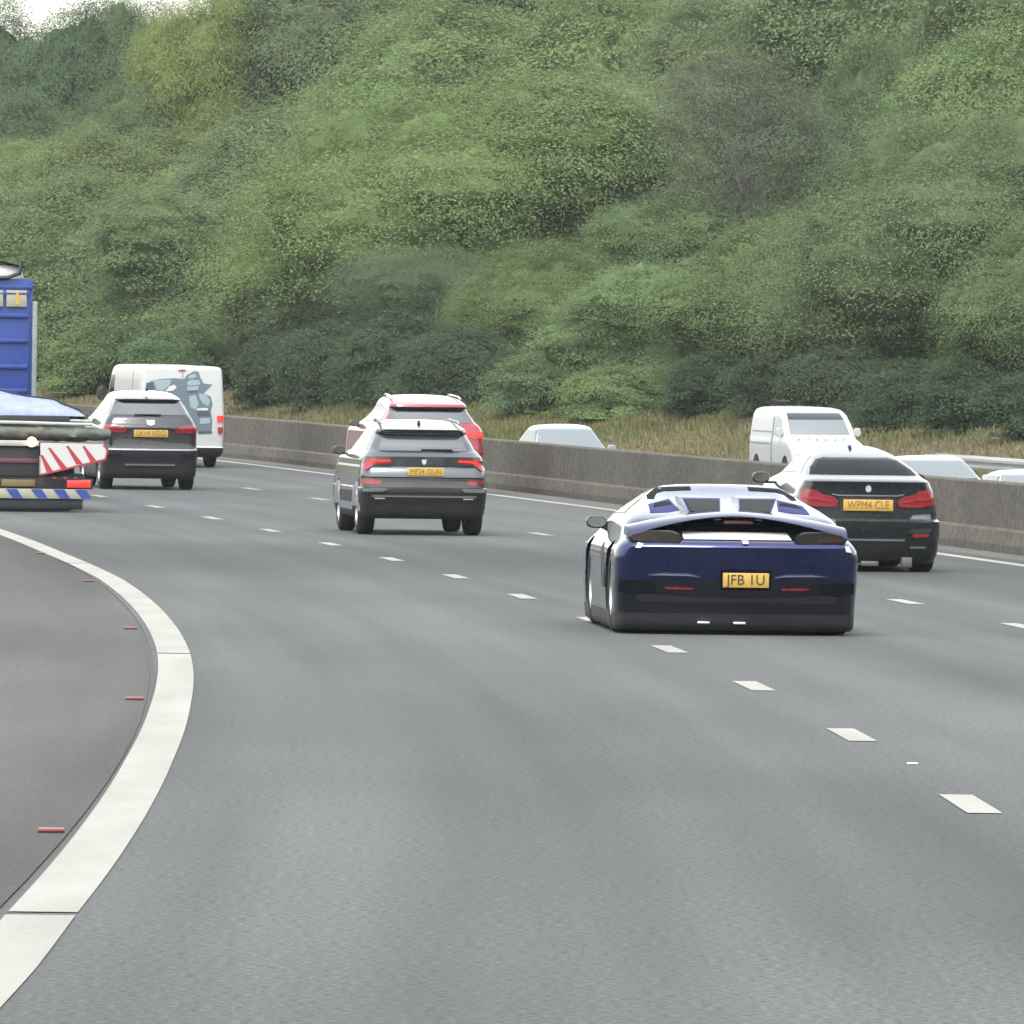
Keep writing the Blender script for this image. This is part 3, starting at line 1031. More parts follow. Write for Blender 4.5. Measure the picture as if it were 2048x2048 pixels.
# ---- black coupe SUV ---------------------------------------------------------------
def coupe_suv():
    s, n = 99.7, 8.72
    g = U(3.178, 180.9, 926, 1165)
    lv = g.lv([
        (1112, 430, .22, 4.25), (1085, 455, .15, 4.35), (1000, 472, .07, 4.45), (930, 476, .03, 4.5), (842, 472, .0, 4.5), (828, 464, .10, 4.5), (770, 458, .10, 4.45),
        (700, 448, .095, 4.35), (650, 432, .085, 4.1), (612, 414, .07, 3.85), (592, 404, .06, 3.7), (584, 398, .09, 3.6), (570, 388, .30, 3.35), (556, 376, .42, 3.15),
        (500, 336, .80, 2.92), (455, 296, 1.15, 2.72), (432, 272, 1.32, 2.6), (405, 236, 1.58, 2.48), (385, 190, 1.8, 2.38), (372, 140, 1.95, 2.3), (367, 70, 2.05, 2.2)])
    v = Vehicle("coupe_car", "black sloping-roof coupe SUV in the outer lane beside the concrete barrier", "car", s, n, lv,
                [(-1, g.Z(835), "bumper", M['gunmetal']), (g.Z(835), INF, "body", M['gunmetal'])], axles=(0.78, 3.55), wheel_r=0.335, tyre_w=0.27, bow=0.08)
    v.patch("rear_window", g.R([(-345, 550), (-318, 505), (-262, 456), (-210, 443), (210, 443), (262, 456), (318, 505), (345, 550)]), M['glass_dark'], res=0.04)
    lam = [(190, 718), (215, 690), (300, 672), (330, 650), (400, 640), (432, 668), (436, 735), (330, 752), (205, 752)]
    for o in v.patch("tail_light", g.R(lam), M['tail_red'], mirror=True, off=0.012, res=0.03):
        pass
    v.patch("light_strip", g.R([(230, 712), (330, 694), (415, 690), (415, 704), (330, 708), (235, 724)]), M['reflector'], mirror=True, off=0.018, res=0.03)
    v.patch("plate_recess", g.R([(-185, 690), (185, 690), (172, 792), (-172, 792)]), M['black'], off=0.004)
    v.plate(g.X(766), g.X(1085), g.Z(777), g.Z(705), "WPM4 CLE", M['plate_text_soft'])
    v.patch("badge", [(g.u * 18 * math.cos(a) , g.Z(636) + g.u * 22 * math.sin(a)) for a in [k * math.pi / 6 for k in range(12)]], M['badge_pale'], off=0.01, res=0.02)
    v.patch("trunk_crease", g.R([(-190, 676), (190, 676), (230, 668), (230, 674), (190, 683), (-190, 683), (-230, 674), (-230, 668)]), M['chrome_dark'], off=0.008)
    v.patch("corner_vent", g.R([(262, 840), (290, 800), (405, 792), (408, 845), (280, 850)]), M['steel_grey'], mirror=True, off=0.008)
    v.patch("bumper_slot", g.R([(250, 912), (300, 892), (408, 884), (400, 910), (300, 918)]), M['steel_grey'], mirror=True, off=0.01)
    v.patch("reflector", g.R([(285, 922), (390, 916), (386, 938), (290, 942)]), M['reflector'], mirror=True, off=0.012)
    v.patch("diffuser", g.R([(-235, 965), (235, 965), (262, 1085), (-262, 1085)]), M['black'], off=0.006)
    v.patch("diffuser_edge", g.R([(-235, 955), (235, 955), (238, 966), (-238, 966)]), M['chrome_dark'], off=0.010)
    v.patch("bumper_line", g.R([(270, 1000), (375, 1000), (372, 1012), (275, 1012)]), M['chrome_dark'], mirror=True, off=0.01)
    for x, w_, h_, c_ in ((-254, 70, 66, 1102), (254, 70, 66, 1102), (14, 116, 34, 1112)):
        v.box("exhaust_gap_bar" if abs(x) > 100 else "diffuser_gap_bar", (x * g.u, v.hit_y(x * g.u, g.Z(1060)) + 0.0, g.Z(c_)), (w_ * g.u, 0.10, h_ * g.u), M['dull_chrome'], 0.016)  # middle box is added in place of bright road in the diffuser gap
    for sd in ('left', 'right'):
        v.patch("side_window", [(1.0, g.Z(540)), (1.45, g.Z(440)), (2.1, g.Z(415)), (2.6, g.Z(470)), (3.0, g.Z(545))], M['glass'], sd)
    v.patch("windscreen", [(-0.45, 2.5), (0.45, 2.5), (0.56, 3.05), (-0.56, 3.05)], M['glass'], 'top')
    bm = bmesh.new()
    prism(bm, [(-0.02, 0), (0.02, 0), (0.006, 0.045), (-0.006, 0.045)], 1.75, 1.92)
    bmesh.ops.translate(bm, verts=bm.verts, vec=(0, 0, g.Z(392)))
    bm_obj("antenna_fin", bm, M['black'], v.root)
    v.mirrors(g.u * 455, 2.75, g.Z(585), (0.20, 0.13, 0.13), M['gloss_black'])


coupe_suv()


# ---- grey SUV in the middle lane ------------------------------------------------------
def grey_suv():
    s, n = 119.3, 5.57
    g = U(4.83, 151.7, 1020, 1505)
    lv = g.lv([
        (1345, 565, .20, 4.0), (1310, 600, .13, 4.1), (1200, 616, .07, 4.2), (1085, 620, .01, 4.25), (1050, 618, .0, 4.25), (1042, 610, .04, 4.25), (950, 608, .05, 4.22), (940, 606, .02, 4.22),
        (850, 598, .07, 4.15), (835, 594, .10, 4.1), (770, 586, .10, 3.9), (742, 574, .10, 3.5), (735, 568, .12, 3.4), (695, 538, .22, 3.05), (690, 532, .24, 3.0), (610, 488, .36, 2.75), (545, 455, .46, 2.5),
        (530, 448, .48, 2.45), (505, 442, .42, 2.4), (482, 434, .42, 2.3), (458, 420, .62, 2.28), (430, 398, .92, 2.24), (408, 362, 1.2, 2.2), (394, 300, 1.45, 2.15), (386, 160, 1.7, 2.1)])
    v = Vehicle("suv", "metallic grey SUV with slim tail lights in the middle lane ahead of the supercar", "car", s, n, lv,
                [(-1, g.Z(1088), "bumper", M['black']), (g.Z(1088), INF, "body", M['steel_grey'])], axles=(0.80, 3.38), wheel_r=0.33, tyre_w=0.23)
    v.patch("rear_window", g.R([(-432, 688), (-392, 560), (-370, 538), (370, 538), (392, 560), (432, 688)]), M['glass_bright'], res=0.04)
    v.patch("window_header", g.R([(-415, 535), (-392, 498), (-340, 484), (340, 484), (392, 498), (415, 535)]), M['gloss_black'], off=0.006, res=0.04)
    v.patch("light_bar", g.R([(-560, 818), (-545, 752), (-470, 745), (470, 745), (545, 752), (560, 818), (500, 832), (-500, 832)]), M['dark_grey'], off=0.006)
    v.patch("tail_light", g.R([(-595, 868), (-590, 800), (-520, 760), (-330, 768), (-315, 792), (-330, 808), (-480, 818), (-560, 880)]), M['tail_red'], mirror=True, off=0.014, res=0.03)
    v.patch("light_strip", g.R([(-560, 812), (-500, 782), (-335, 776), (-325, 790), (-480, 802), (-545, 838)]), M['tail_lit'], mirror=True, off=0.019, res=0.03)
    v.patch("lower_band", g.R([(-590, 960), (590, 960), (588, 1042), (-588, 1042)]), M['dark_grey'], off=0.006)
    v.patch("lower_light", g.R([(-600, 962), (-430, 968), (-410, 1000), (-440, 1012), (-598, 1010)]), M['tail_red'], mirror=True, off=0.012)
    v.patch("silver_trim", g.R([(-592, 1056), (-400, 1050), (-360, 1060), (-400, 1082), (-592, 1084)]), M['chrome'], mirror=True, off=0.010)
    v.patch("bumper_shelf", g.R([(-510, 1118), (510, 1118), (505, 1134), (-505, 1134)]), M['chrome_dark'], off=0.008)
    v.plate(g.X(850), g.X(1205), g.Z(925), g.Z(848), "MF24 OUN", M['plate_text_soft'])
    v.patch("badge", g.R([(-28, 770), (22, 770), (14, 810), (-4, 822), (-20, 810)]), M['badge'], off=0.012, res=0.02)
    v.box("wiper", (0.18, v.hit_y(0.18, g.Z(672)) - 0.03, g.Z(674)), (0.42, 0.03, 0.022), M['black'], 0.005)
    bm = bmesh.new()
    prism(bm, [(-0.02, 0), (0.02, 0), (0.006, 0.05), (-0.006, 0.05)], 0.85, 1.0)
    bmesh.ops.translate(bm, verts=bm.verts, vec=(0, 0, g.Z(430)))
    bm_obj("antenna_fin", bm, M['black'], v.root)
    for sx in (-1, 1):
        bm = bmesh.new()
        tube(bm, [(sx * g.u * 385, 0.75, g.Z(430)), (sx * g.u * 380, 0.9, g.Z(404)), (sx * g.u * 362, 1.8, g.Z(384)), (sx * g.u * 355, 2.0, g.Z(400))], [0.016] * 4, 8)
        bm_obj("roof_rail", bm, M['chrome_dark'], v.root)
    for sd in ('left', 'right'):
        v.patch("side_window", [(0.62, g.Z(690)), (0.78, g.Z(520)), (1.9, g.Z(470)), (2.4, g.Z(560)), (2.9, g.Z(690))], M['glass'], sd)
        v.patch("sill_trim", [(0.3, g.Z(1270)), (0.3, g.Z(1200)), (4.0, g.Z(1200)), (4.0, g.Z(1270))], M['chrome_dark'], sd, off=0.01)
    v.patch("windscreen", [(-0.42, 2.3), (0.42, 2.3), (0.55, 2.95), (-0.55, 2.95)], M['glass'], 'top')
    for x in (-430, 430):
        v.box("fog_reflector", (x * g.u, v.hit_y(x * g.u, g.Z(1150)) - 0.012, g.Z(1150)), (0.14, 0.02, 0.018), M['chrome_dark'], 0.004)
    v.mirrors(g.u * 585, 2.75, g.Z(700), (0.17, 0.12, 0.12), M['gloss_black'])


grey_suv()


# ---- red SUV ahead of it ------------------------------------------------------------------
def red_suv():
    s, n = 154.6, 10.1
    g = U(4.83, 116.7, 1140, 1101)
    lv = g.lv([
        (985, 470, .14, 4.1), (950, 500, .05, 4.25), (850, 515, .01, 4.35), (740, 522, .0, 4.4), (600, 520, .02, 4.35), (500, 517, .04, 4.2), (478, 508, .06, 4.05), (450, 490, .08, 3.7),
        (425, 468, .13, 3.3), (410, 455, .17, 3.15), (345, 412, .29, 2.8), (298, 386, .37, 2.6), (280, 380, .40, 2.55), (262, 377, .34, 2.5), (240, 374, .36, 2.4), (212, 362, .62, 2.36), (188, 342, .92, 2.3), (168, 306, 1.2, 2.25), (154, 240, 1.5, 2.2), (146, 120, 1.75, 2.12)])
    v = Vehicle("suv", "bright red SUV in the outer lane, half hidden behind the grey SUV", "car", s, n, lv,
                [(-1, g.Z(880), "bumper", M['black']), (g.Z(880), INF, "body", M['red_paint'])], axles=(0.8, 3.5), wheel_r=0.34, tyre_w=0.22)
    v.patch("rear_window", g.R([(-415, 418), (-372, 305), (372, 305), (415, 418)]), M['glass_bright'], res=0.05)
    v.patch("window_header", g.R([(-385, 302), (-366, 262), (366, 262), (385, 302)]), M['gloss_black'], off=0.006)
    v.patch("tail_light", g.R([(-515, 560), (-512, 495), (-350, 500), (-300, 520), (-300, 545), (-420, 560)]), M['tail_lit'], mirror=True, off=0.014)
    v.patch("lower_light", g.R([(-505, 700), (-505, 680), (-400, 690), (-400, 704)]), M['reflector'], mirror=True, off=0.014)
    for sx in (-1, 1):
        bm = bmesh.new()
        tube(bm, [(sx * g.u * 335, 0.75, g.Z(188)), (sx * g.u * 330, 0.9, g.Z(165)), (sx * g.u * 315, 1.8, g.Z(146)), (sx * g.u * 310, 2.0, g.Z(165))], [0.017] * 4, 8)
        bm_obj("roof_rail", bm, M['badge'], v.root)
    for sd in ('left', 'right'):
        v.patch("side_window", [(0.6, g.Z(410)), (0.75, g.Z(290)), (1.9, g.Z(230)), (2.4, g.Z(290)), (2.95, g.Z(412))], M['glass'], sd)
    v.patch("windscreen", [(-0.42, 2.35), (0.42, 2.35), (0.55, 3.0), (-0.55, 3.0)], M['glass'], 'top')
    v.mirrors(g.u * 490, 2.8, g.Z(440), (0.18, 0.12, 0.12), M['gloss_black'])


red_suv()


# ---- dark SUV, far left --------------------------------------------------------------------
def dark_suv():
    s, n = 155.1, 5.32
    g = U(6.0375, 116.9, 838, 1692)
    lv = g.lv([
        (1555, 545, .20, 4.0), (1520, 570, .13, 4.1), (1400, 580, .08, 4.2), (1205, 584, .0, 4.25), (1190, 576, .04, 4.25), (1150, 572, .05, 4.25), (1000, 572, .055, 4.15),
        (940, 566, .04, 4.0), (890, 550, .09, 3.6), (815, 512, .15, 3.15), (790, 496, .19, 3.05), (700, 448, .33, 2.75), (640, 418, .42, 2.55), (612, 404, .46, 2.5),
        (600, 400, .40, 2.45), (580, 392, .52, 2.42), (555, 376, .80, 2.36), (530, 350, 1.1, 2.3), (512, 306, 1.35, 2.22), (500, 230, 1.55, 2.16), (494, 120, 1.75, 2.1)])
    v = Vehicle("suv", "dark grey SUV with pale roof and red lights, just right of the trailer", "car", s, n, lv,
                [(-1, g.Z(1200), "bumper", M['black']), (g.Z(1200), INF, "body", M['dark_grey'])], axles=(0.8, 3.38), wheel_r=0.335, tyre_w=0.23)
    v.patch("rear_window", g.R([(-462, 786), (-425, 700), (-375, 640), (375, 640), (425, 700), (462, 786)]), M['glass_bright'])
    v.patch("window_header", g.R([(-390, 638), (-372, 615), (-300, 598), (300, 598), (372, 615), (390, 638)]), M['gloss_black'], off=0.006)
    v.patch("tail_light", g.R([(-572, 1010), (-570, 905), (-440, 912), (-300, 938), (-295, 965), (-310, 1000), (-450, 1000)]), M['tail_red'], mirror=True, off=0.014, res=0.04)
    v.patch("light_strip", g.R([(-555, 940), (-440, 935), (-310, 950), (-310, 962), (-440, 952), (-555, 958)]), M['reflector'], mirror=True, off=0.02, res=0.04)
    v.patch("plate_recess", g.R([(-232, 940), (232, 940), (275, 1000), (230, 1075), (-230, 1075), (-275, 1000)]), M['black'], off=0.005)
    v.plate(g.X(626), g.X(1042), g.Z(1052), g.Z(966), "LK19 VDO", M['plate_text_soft'])
    v.patch("badge", g.R([(-55, 850), (45, 848), (38, 905), (-5, 918), (-45, 905)]), M['badge'], off=0.015, res=0.02)
    v.patch("bumper_ledge", g.R([(-540, 1196), (540, 1196), (535, 1212), (-535, 1212)]), M['chrome_dark'], off=0.008)
    v.patch("lower_trim", g.R([(-310, 1378), (300, 1378), (296, 1398), (-306, 1398)]), M['chrome'], off=0.010)
    v.patch("corner_vent", g.R([(-540, 1260), (-380, 1250), (-370, 1280), (-540, 1310)]), M['gloss_black'], mirror=True, off=0.008)
    v.box("wiper", (-0.05, v.hit_y(-0.05, g.Z(780)) - 0.03, g.Z(782)), (0.46, 0.03, 0.022), M['black'], 0.005)
    bm = bmesh.new()
    prism(bm, [(-0.02, 0), (0.02, 0), (0.006, 0.055), (-0.006, 0.055)], 0.75, 0.9)
    bmesh.ops.translate(bm, verts=bm.verts, vec=(0, 0, g.Z(502)))
    bm_obj("antenna_fin", bm, M['black'], v.root)
    for sd in ('left', 'right'):
        v.patch("side_window", [(0.6, g.Z(780)), (0.75, g.Z(650)), (1.9, g.Z(590)), (2.4, g.Z(660)), (2.9, g.Z(785))], M['glass'], sd)
    v.patch("windscreen", [(-0.42, 2.35), (0.42, 2.35), (0.55, 2.95), (-0.55, 2.95)], M['glass'], 'top')
    v.mirrors(g.u * 555, 2.8, g.Z(830), (0.19, 0.12, 0.13), M['gloss_black'])


dark_suv()


# ---- white van with printed rear doors --------------------------------------------------------
def livery_van():
    s, n = 178.8, 9.05
    g = U(6.0375, 101.1, 1225, 1420)
    hw = 512
    lv = g.lv([
        (1290, 470, .14, 5.75), (1250, 500, .05, 5.85), (1175, 508, .0, 5.95), (1160, 506, .03, 5.95), (1000, 512, .02, 5.95), (780, 512, .03, 5.85), (700, 510, .035, 5.4), (620, 506, .04, 4.95),
        (400, 496, .06, 4.65), (270, 486, .08, 4.45), (225, 476, .09, 4.3), (205, 452, .12, 4.2), (196, 400, .2, 4.1), (191, 280, .35, 3.9)])
    lv = [(a, b, c, d, 0.07, 0.07) for a, b, c, d in lv]
    v = Vehicle("van", "white panel van with a blue-grey printed picture on its rear doors", "van", s, n, lv,
                [(-1, g.Z(1170), "bumper", M['black']), (g.Z(1170), INF, "body", M['white_paint'])], axles=(1.1, 4.95), wheel_r=0.33, tyre_w=0.21, bow=0.02)
    R = lambda pts: g.P(pts)
    pr = dict(off=0.005, res=0.08)
    pic = v.patch("printed_picture", R([(840, 470), (830, 380), (960, 352), (1130, 340), (1240, 350), (1275, 300), (1370, 250), (1420, 262), (1440, 330), (1480, 400), (1585, 410), (1520, 480), (1480, 520), (1570, 560), (1590, 650), (1570, 740), (1590, 860), (1580, 1000), (1420, 1010), (1300, 760), (1230, 640), (1150, 560), (1000, 520)]), M['livery_blue'], **pr)
    for pts, mm in (([(850, 380), (980, 360), (1090, 360), (1060, 430), (980, 500), (900, 480)], 'livery_pale'),
                    ([(785, 400), (870, 390), (900, 440), (880, 480), (770, 490)], 'livery_dark'),
                    ([(1060, 440), (1120, 420), (1150, 450), (1110, 490), (1010, 505)], 'white_board'),
                    ([(1295, 310), (1370, 285), (1400, 320), (1340, 340), (1290, 345)], 'livery_pale'),
                    ([(1275, 390), (1320, 358), (1420, 360), (1440, 400), (1420, 420), (1290, 430)], 'livery_pale'),
                    ([(1275, 440), (1420, 430), (1410, 480), (1280, 490)], 'livery_pale'),
                    ([(1280, 492), (1410, 484), (1400, 505), (1290, 515)], 'livery_dark'),
                    ([(1420, 520), (1500, 530), (1560, 600), (1540, 680), (1470, 640), (1430, 580)], 'livery_pale'),
                    ([(1300, 560), (1380, 540), (1420, 640), (1390, 720), (1320, 690)], 'livery_pale'),
                    ([(1400, 700), (1530, 695), (1535, 725), (1400, 725)], 'white_board'),
                    ([(1400, 735), (1540, 730), (1570, 790), (1410, 800)], 'livery_dark'),
                    ([(1440, 820), (1560, 815), (1560, 880), (1440, 890)], 'livery_pale'),
                    ([(1420, 980), (1590, 975), (1585, 1000), (1420, 1005)], 'livery_dark')):
        v.patch("printed_shape", R(pts), M[mm], off=0.009, res=0.12, thick=0.012, parent=pic)
    v.patch("tail_light", R([(1645, 785), (1728, 790), (1728, 860), (1648, 865)]), M['tail_lit'], off=0.02, res=0.04)
    v.patch("tail_light", R([(1655, 925), (1718, 925), (1715, 1000), (1662, 1000)]), M['tail_red'], off=0.02, res=0.04)
    v.patch("tail_light", R([(2450 - 1728, 790), (2450 - 1645, 785), (2450 - 1648, 865), (2450 - 1728, 860)]), M['tail_lit'], off=0.02, res=0.04)
    v.patch("tail_light", R([(2450 - 1718, 925), (2450 - 1655, 925), (2450 - 1662, 1000), (2450 - 1715, 1000)]), M['tail_red'], off=0.02, res=0.04)
    v.patch("door_gap", R([(1222, 225), (1229, 225), (1229, 1150), (1222, 1150)]), M['black'], off=0.003, res=0.2)
    v.patch("roof_lamp", R([(1170, 240), (1260, 236), (1258, 252), (1172, 256)]), M['reflector'], off=0.012)
    v.plate(g.X(1060), g.X(1300), g.Z(1130), g.Z(1070), "YR21 KFT", M['plate_text_soft'])
    for sd in ('left', 'right'):
        v.patch("side_window", [(3.95, g.Z(590)), (3.95, g.Z(330)), (4.35, g.Z(330)), (4.7, g.Z(590))], M['glass'], sd)
        v.patch("cargo_door_gap", [(1.35, g.Z(1150)), (1.35, g.Z(260)), (1.37, g.Z(260)), (1.37, g.Z(1150))], M['black'], sd, off=0.003, res=0.2)
    v.patch("windscreen", [(-0.6, 4.5), (0.6, 4.5), (0.68, 4.9), (-0.68, 4.9)], M['glass'], 'top')
    v.mirrors(g.u * 520, 4.8, g.Z(560), (0.20, 0.14, 0.28), M['black'])


livery_van()


# ---- plant trailer with a tarpaulined load, towed by a blue tipper lorry --------------------------
def trailer_and_lorry():
    s = 134.1
    k = 135.5
    n_c = 2.2 - 1.22
    g = U(6.9, k, 1200 - 1.22 * k * 6.9, 1690)          # centre line 1.22 m left of the right hand corner
    hw = 1.22
    r = empty("plant_trailer", road(s, n_c), (slope(s), CROSS, heading(s)))
    tag(r, "low plant trailer with blue and white bumper bar and red striped wing board", "trailer")
    Lb = 5.6
    box_obj("deck", (0, Lb / 2 + 0.1, g.Z(800) - 0.04), (2 * hw - 0.06, Lb, 0.16), M['chassis'], r, 0.02)
    box_obj("rear_bumper", (0, 0.16, (g.Z(1515) + g.Z(1650)) / 2), (2 * hw - 0.10, 0.26, g.Z(1515) - g.Z(1650)), M['black'], r, 0.02)
    bar = box_obj("bumper_bar", (0, 0.02, (g.Z(1370) + g.Z(1505)) / 2), (2 * hw, 0.06, g.Z(1370) - g.Z(1505)), M['cream'], r, 0.008)
    z0, z1 = g.Z(1505) + 0.004, g.Z(1370) - 0.004
    for xr in (1085, 785, 475, 130, -190, -510, -830, -1150):
        bm = bmesh.new()
        a, b = g.X(xr), g.X(xr + 150)
        prism(bm, [(a + 0.06, z0), (b + 0.045, z0), (b - 0.045, z1), (a - 0.05, z1)], -0.016, 0.0)
        bm_obj("blue_stripe", bm, M['blue_steel'], bar)
    box_obj("chassis_beam", (0, 1.0, (g.Z(1200) + g.Z(1370)) / 2), (2 * hw - 0.3, 1.8, g.Z(1190) - g.Z(1370)), M['chassis'], r, 0.02)
    box_obj("rear_panel", (-0.35, 0.12, (g.Z(800) + g.Z(1200)) / 2), (2 * (g.X(545) + 0.35), 0.10, g.Z(800) - g.Z(1200)), M['chassis'], r, 0.015)
    box_obj("panel_strip", (-0.35, 0.055, g.Z(985)), (2 * (g.X(530) + 0.35), 0.03, 0.07), M['red_dull'], r, 0.01)
    box_obj("pale_rail", (-0.30, 0.05, g.Z(745)), (2 * (g.X(540) + 0.30), 0.10, g.Z(705) - g.Z(785)), M['grey_pipe'], r, 0.02)
    # number plate and lamps
    box_obj("number_plate", (g.X(260), 0.055, g.Z(1292)), (g.X(490) - g.X(30), 0.03, g.Z(1245) - g.Z(1340)), M['dull_plate'], r, 0.005)
    for sx in (1, -1):
        box_obj("tail_light", (sx * g.X(1095), 0.02, g.Z(1296)), (g.X(1260) - g.X(935), 0.06, g.Z(1245) - g.Z(1350)), M['tail_lit'], r, 0.012)
        box_obj("lamp_bracket", (sx * g.X(1095), 0.10, g.Z(1296)), (g.X(1290) - g.X(900), 0.10, g.Z(1225) - g.Z(1365)), M['chassis'], r, 0.01)
    # striped wing board
    poly = [(552, 732), (1430, 742), (1490, 800), (1488, 850), (1462, 962), (560, 1188)]
    bd = None
    for sx in (1, -1):
        pl = [(sx * g.X(a), g.Z(b)) for a, b in poly]
        bm = bmesh.new()
        prism(bm, pl, -0.06, -0.03)
        bd = bm_obj("wing_board", bm, M['white_board'], r)
        # red border and slanted stripes
        fr = bmesh.new()
        cx = sum(p[0] for p in pl) / len(pl); cz = sum(p[1] for p in pl) / len(pl)
        for (a0, b0), (a1, b1) in zip(pl[1:], pl[2:] + pl[:1]):
            if a0 == a1:
                continue
            d = Vector((a1 - a0, b1 - b0)); nn = Vector((-d.y, d.x)).normalized() * 0.028
            if nn.dot(Vector((cx - a0, cz - b0))) < 0:
                nn = -nn
            if abs(d.y) > abs(d.x) * 1.8 and a0 * sx < g.X(700) and a1 * sx < g.X(700):
                continue
            prism(fr, [(a0, b0), (a1, b1), (a1 + nn.x, b1 + nn.y), (a0 + nn.x, b0 + nn.y)], -0.066, -0.0605)
        bm_obj("red_border", fr, M['red_board'], bd)
        for x0, x1, yb0, yb1 in ((655, 890, 800, 1085), (905, 1100, 770, 1020), (1130, 1300, 770, 990), (552, 690, 900, 1130)):
            bm = bmesh.new()
            w = g.X(95) - g.X(0)
            prism(bm, [(sx * g.X(x0), g.Z(yb0)), (sx * (g.X(x0) + w * 0.35), g.Z(yb0)), (sx * (g.X(x1) + w * 0.45), g.Z(yb1)), (sx * (g.X(x1) - w * 0.55), g.Z(yb1))], -0.067, -0.0602)
            bm_obj("red_stripe", bm, M['red_board'], bd)
    bm = bmesh.new()
    bmesh.ops.create_uvsphere(bm, u_segments=16, v_segments=10, radius=g.u * 68)
    bmesh.ops.translate(bm, verts=bm.verts, vec=(g.X(432), -0.04, g.Z(722)))
    bc = bm_obj("beacon", bm, M['amber'], r)
    box_obj("beacon_base", (g.X(432), 0.03, g.Z(790)), (0.09, 0.09, 0.05), M['black'], bc, 0.01)
    # mudguards and wheels
    for sx in (-1, 1):
        for ya in (1.5, 2.35, 3.2):
            bm = bmesh.new()
            Vehicle.lathe(bm, [(-0.11, 0.20), (-0.12, 0.34), (-0.09, 0.395), (0.09, 0.395), (0.12, 0.34), (0.11, 0.20)], 28, closed=True)
            w = empty("wheel", (sx * (hw - 0.20), ya, 0.40)); w.parent = r
            bm_obj("tyre", bm, M['tyre'], w)
            bm = bmesh.new()
            Vehicle.lathe(bm, [(-0.08, 0.0), (-0.08, 0.21), (0.08, 0.21), (0.05, 0.16), (0.02, 0.08), (0.07, 0.06), (0.07, 0.0)], 24)
            bm_obj("rim", bm, M['alloy'], w)
    for sx in (-1, 1):
        box_obj("mudflap", (sx * (hw - 0.22), 0.34, 0.36), (0.40, 0.02, 0.42), M['black'], r, 0.005)
        for q in range(3):
            box_obj("marker_lamp", (sx * (hw - 0.16 - 0.16 * q), -0.02, g.Z(1218)), (0.05, 0.03, 0.03), M['reflector'], r, 0.008)
    box_obj("drawbar", (0, Lb + 0.7, 0.62), (0.16, 1.4, 0.14), M['chassis'], r, 0.02)
    # load: grey green cover, two pipes, pale blue tarpaulin
    ld = empty("tarpaulin_load", road(s, n_c, g.Z(700)), (slope(s), CROSS, heading(s)))
    tag(ld, "pale blue tarpaulin over a grey-green roll and pipes on the trailer", "load")
    zb = g.Z(700)
    rnd = random.Random(5)
    bm = bmesh.new()
    pr = None
    x1 = g.X(1560)
    for i in range(37):
        t = i / 36
        x = -1.25 + (x1 + 1.25) * t
        rr = (g.Z(490) - g.Z(700)) / 2 * (1 - 0.45 * max(0, (t - 0.8) / 0.2) ** 2)
        cz = g.Z(595) - zb - 0.02 * max(0, (t - 0.8) / 0.2)
        cur = []
        for q in range(14):
            a = 2 * math.pi * q / 14
            j = 1.05 + rnd.uniform(-.2, .2)
            cur.append(bm.verts.new((x, 0.35 + rr * 1.6 * math.cos(a) * j, cz + rr * math.sin(a) * j)))
        if pr:
            for q in range(14):
                bm.faces.new((pr[q], pr[(q + 1) % 14], cur[(q + 1) % 14], cur[q]))
        else:
            bm.faces.new(cur)
        pr = cur
    bm.faces.new(pr[::-1])
    bm_obj("cover_roll", bm, M['green_tarp'], ld, ang=80)
    for cy, yy in ((408, 0.30), (455, 0.20)):
        bm = bmesh.new()
        tube(bm, [(-1.2, yy, g.Z(cy) - zb), (0.2, yy, g.Z(cy + 4) - zb), (g.X(1300), yy, g.Z(cy + 22) - zb)], [0.026, 0.026, 0.024], 10)
        bm_obj("pipe", bm, M['grey_pipe'], ld)
    box_obj("dark_board", (-0.15, 0.5, g.Z(430) - zb), (g.X(1250) + 1.0, 0.5, g.Z(350) - g.Z(490)), M['black'], ld, 0.01)
    bm = bmesh.new()
    top = [(-800, -20), (0, 15), (200, 65), (430, 108), (600, 122), (790, 142), (900, 190), (1020, 240), (1150, 292), (1200, 330)]
    rows = []
    NY = 16
    for j in range(NY + 1):
        y = 0.28 + 3.6 * j / NY
        cur = []
        for i in range(41):
            xx = -1100 + 2290 * i / 40
            c = np.interp(xx, [a for a, b in top], [b for a, b in top])
            edge = sm(j / 2.5) if j < 3 else 1.0
            c = 352 + (c - 352) * (0.25 + 0.75 * edge)
            wr = 6.0 * math.sin(xx * 0.012 + .9 * j) + 3 * math.sin(xx * .031 - .8 * j) + 2.5 * rnd.uniform(-1, 1)
            cur.append(bm.verts.new((g.X(xx), y + 0.02 * rnd.uniform(-1, 1), g.Z(c + wr) - zb)))
        rows.append(cur)
    for r0, r1 in zip(rows, rows[1:]):
        for i in range(40):
            bm.faces.new((r0[i], r0[i + 1], r1[i + 1], r1[i]))
    # front and side skirts down to the deck
    def skirt(ring, dz):
        low = [bm.verts.new((v_.co.x, v_.co.y - 0.01, dz)) for v_ in ring]
        for i in range(len(ring) - 1):
            bm.faces.new((ring[i], low[i], low[i + 1], ring[i + 1]))
    skirt(rows[0], g.Z(365) - zb)
    skirt([r_[-1] for r_ in rows], 0.05)
    skirt([r_[0] for r_ in rows][::-1], 0.05)
    skirt(rows[-1][::-1], 0.05)
    bm_obj("tarpaulin", bm, M['blue_tarp'], ld, ang=80)
    for yy in (0.75, 1.9, 3.1):
        bm = bmesh.new()
        pts = [(g.X(a), yy, g.Z(b - 10) - zb) for a, b in top] + [(g.X(1215), yy, 0.05)]
        tube(bm, pts, [0.014] * len(pts), 6)
        bm_obj("strap", bm, M['black'], ld)

    # ---- tipper lorry
    s2 = 143.2
    x_r = (72 - 1024)
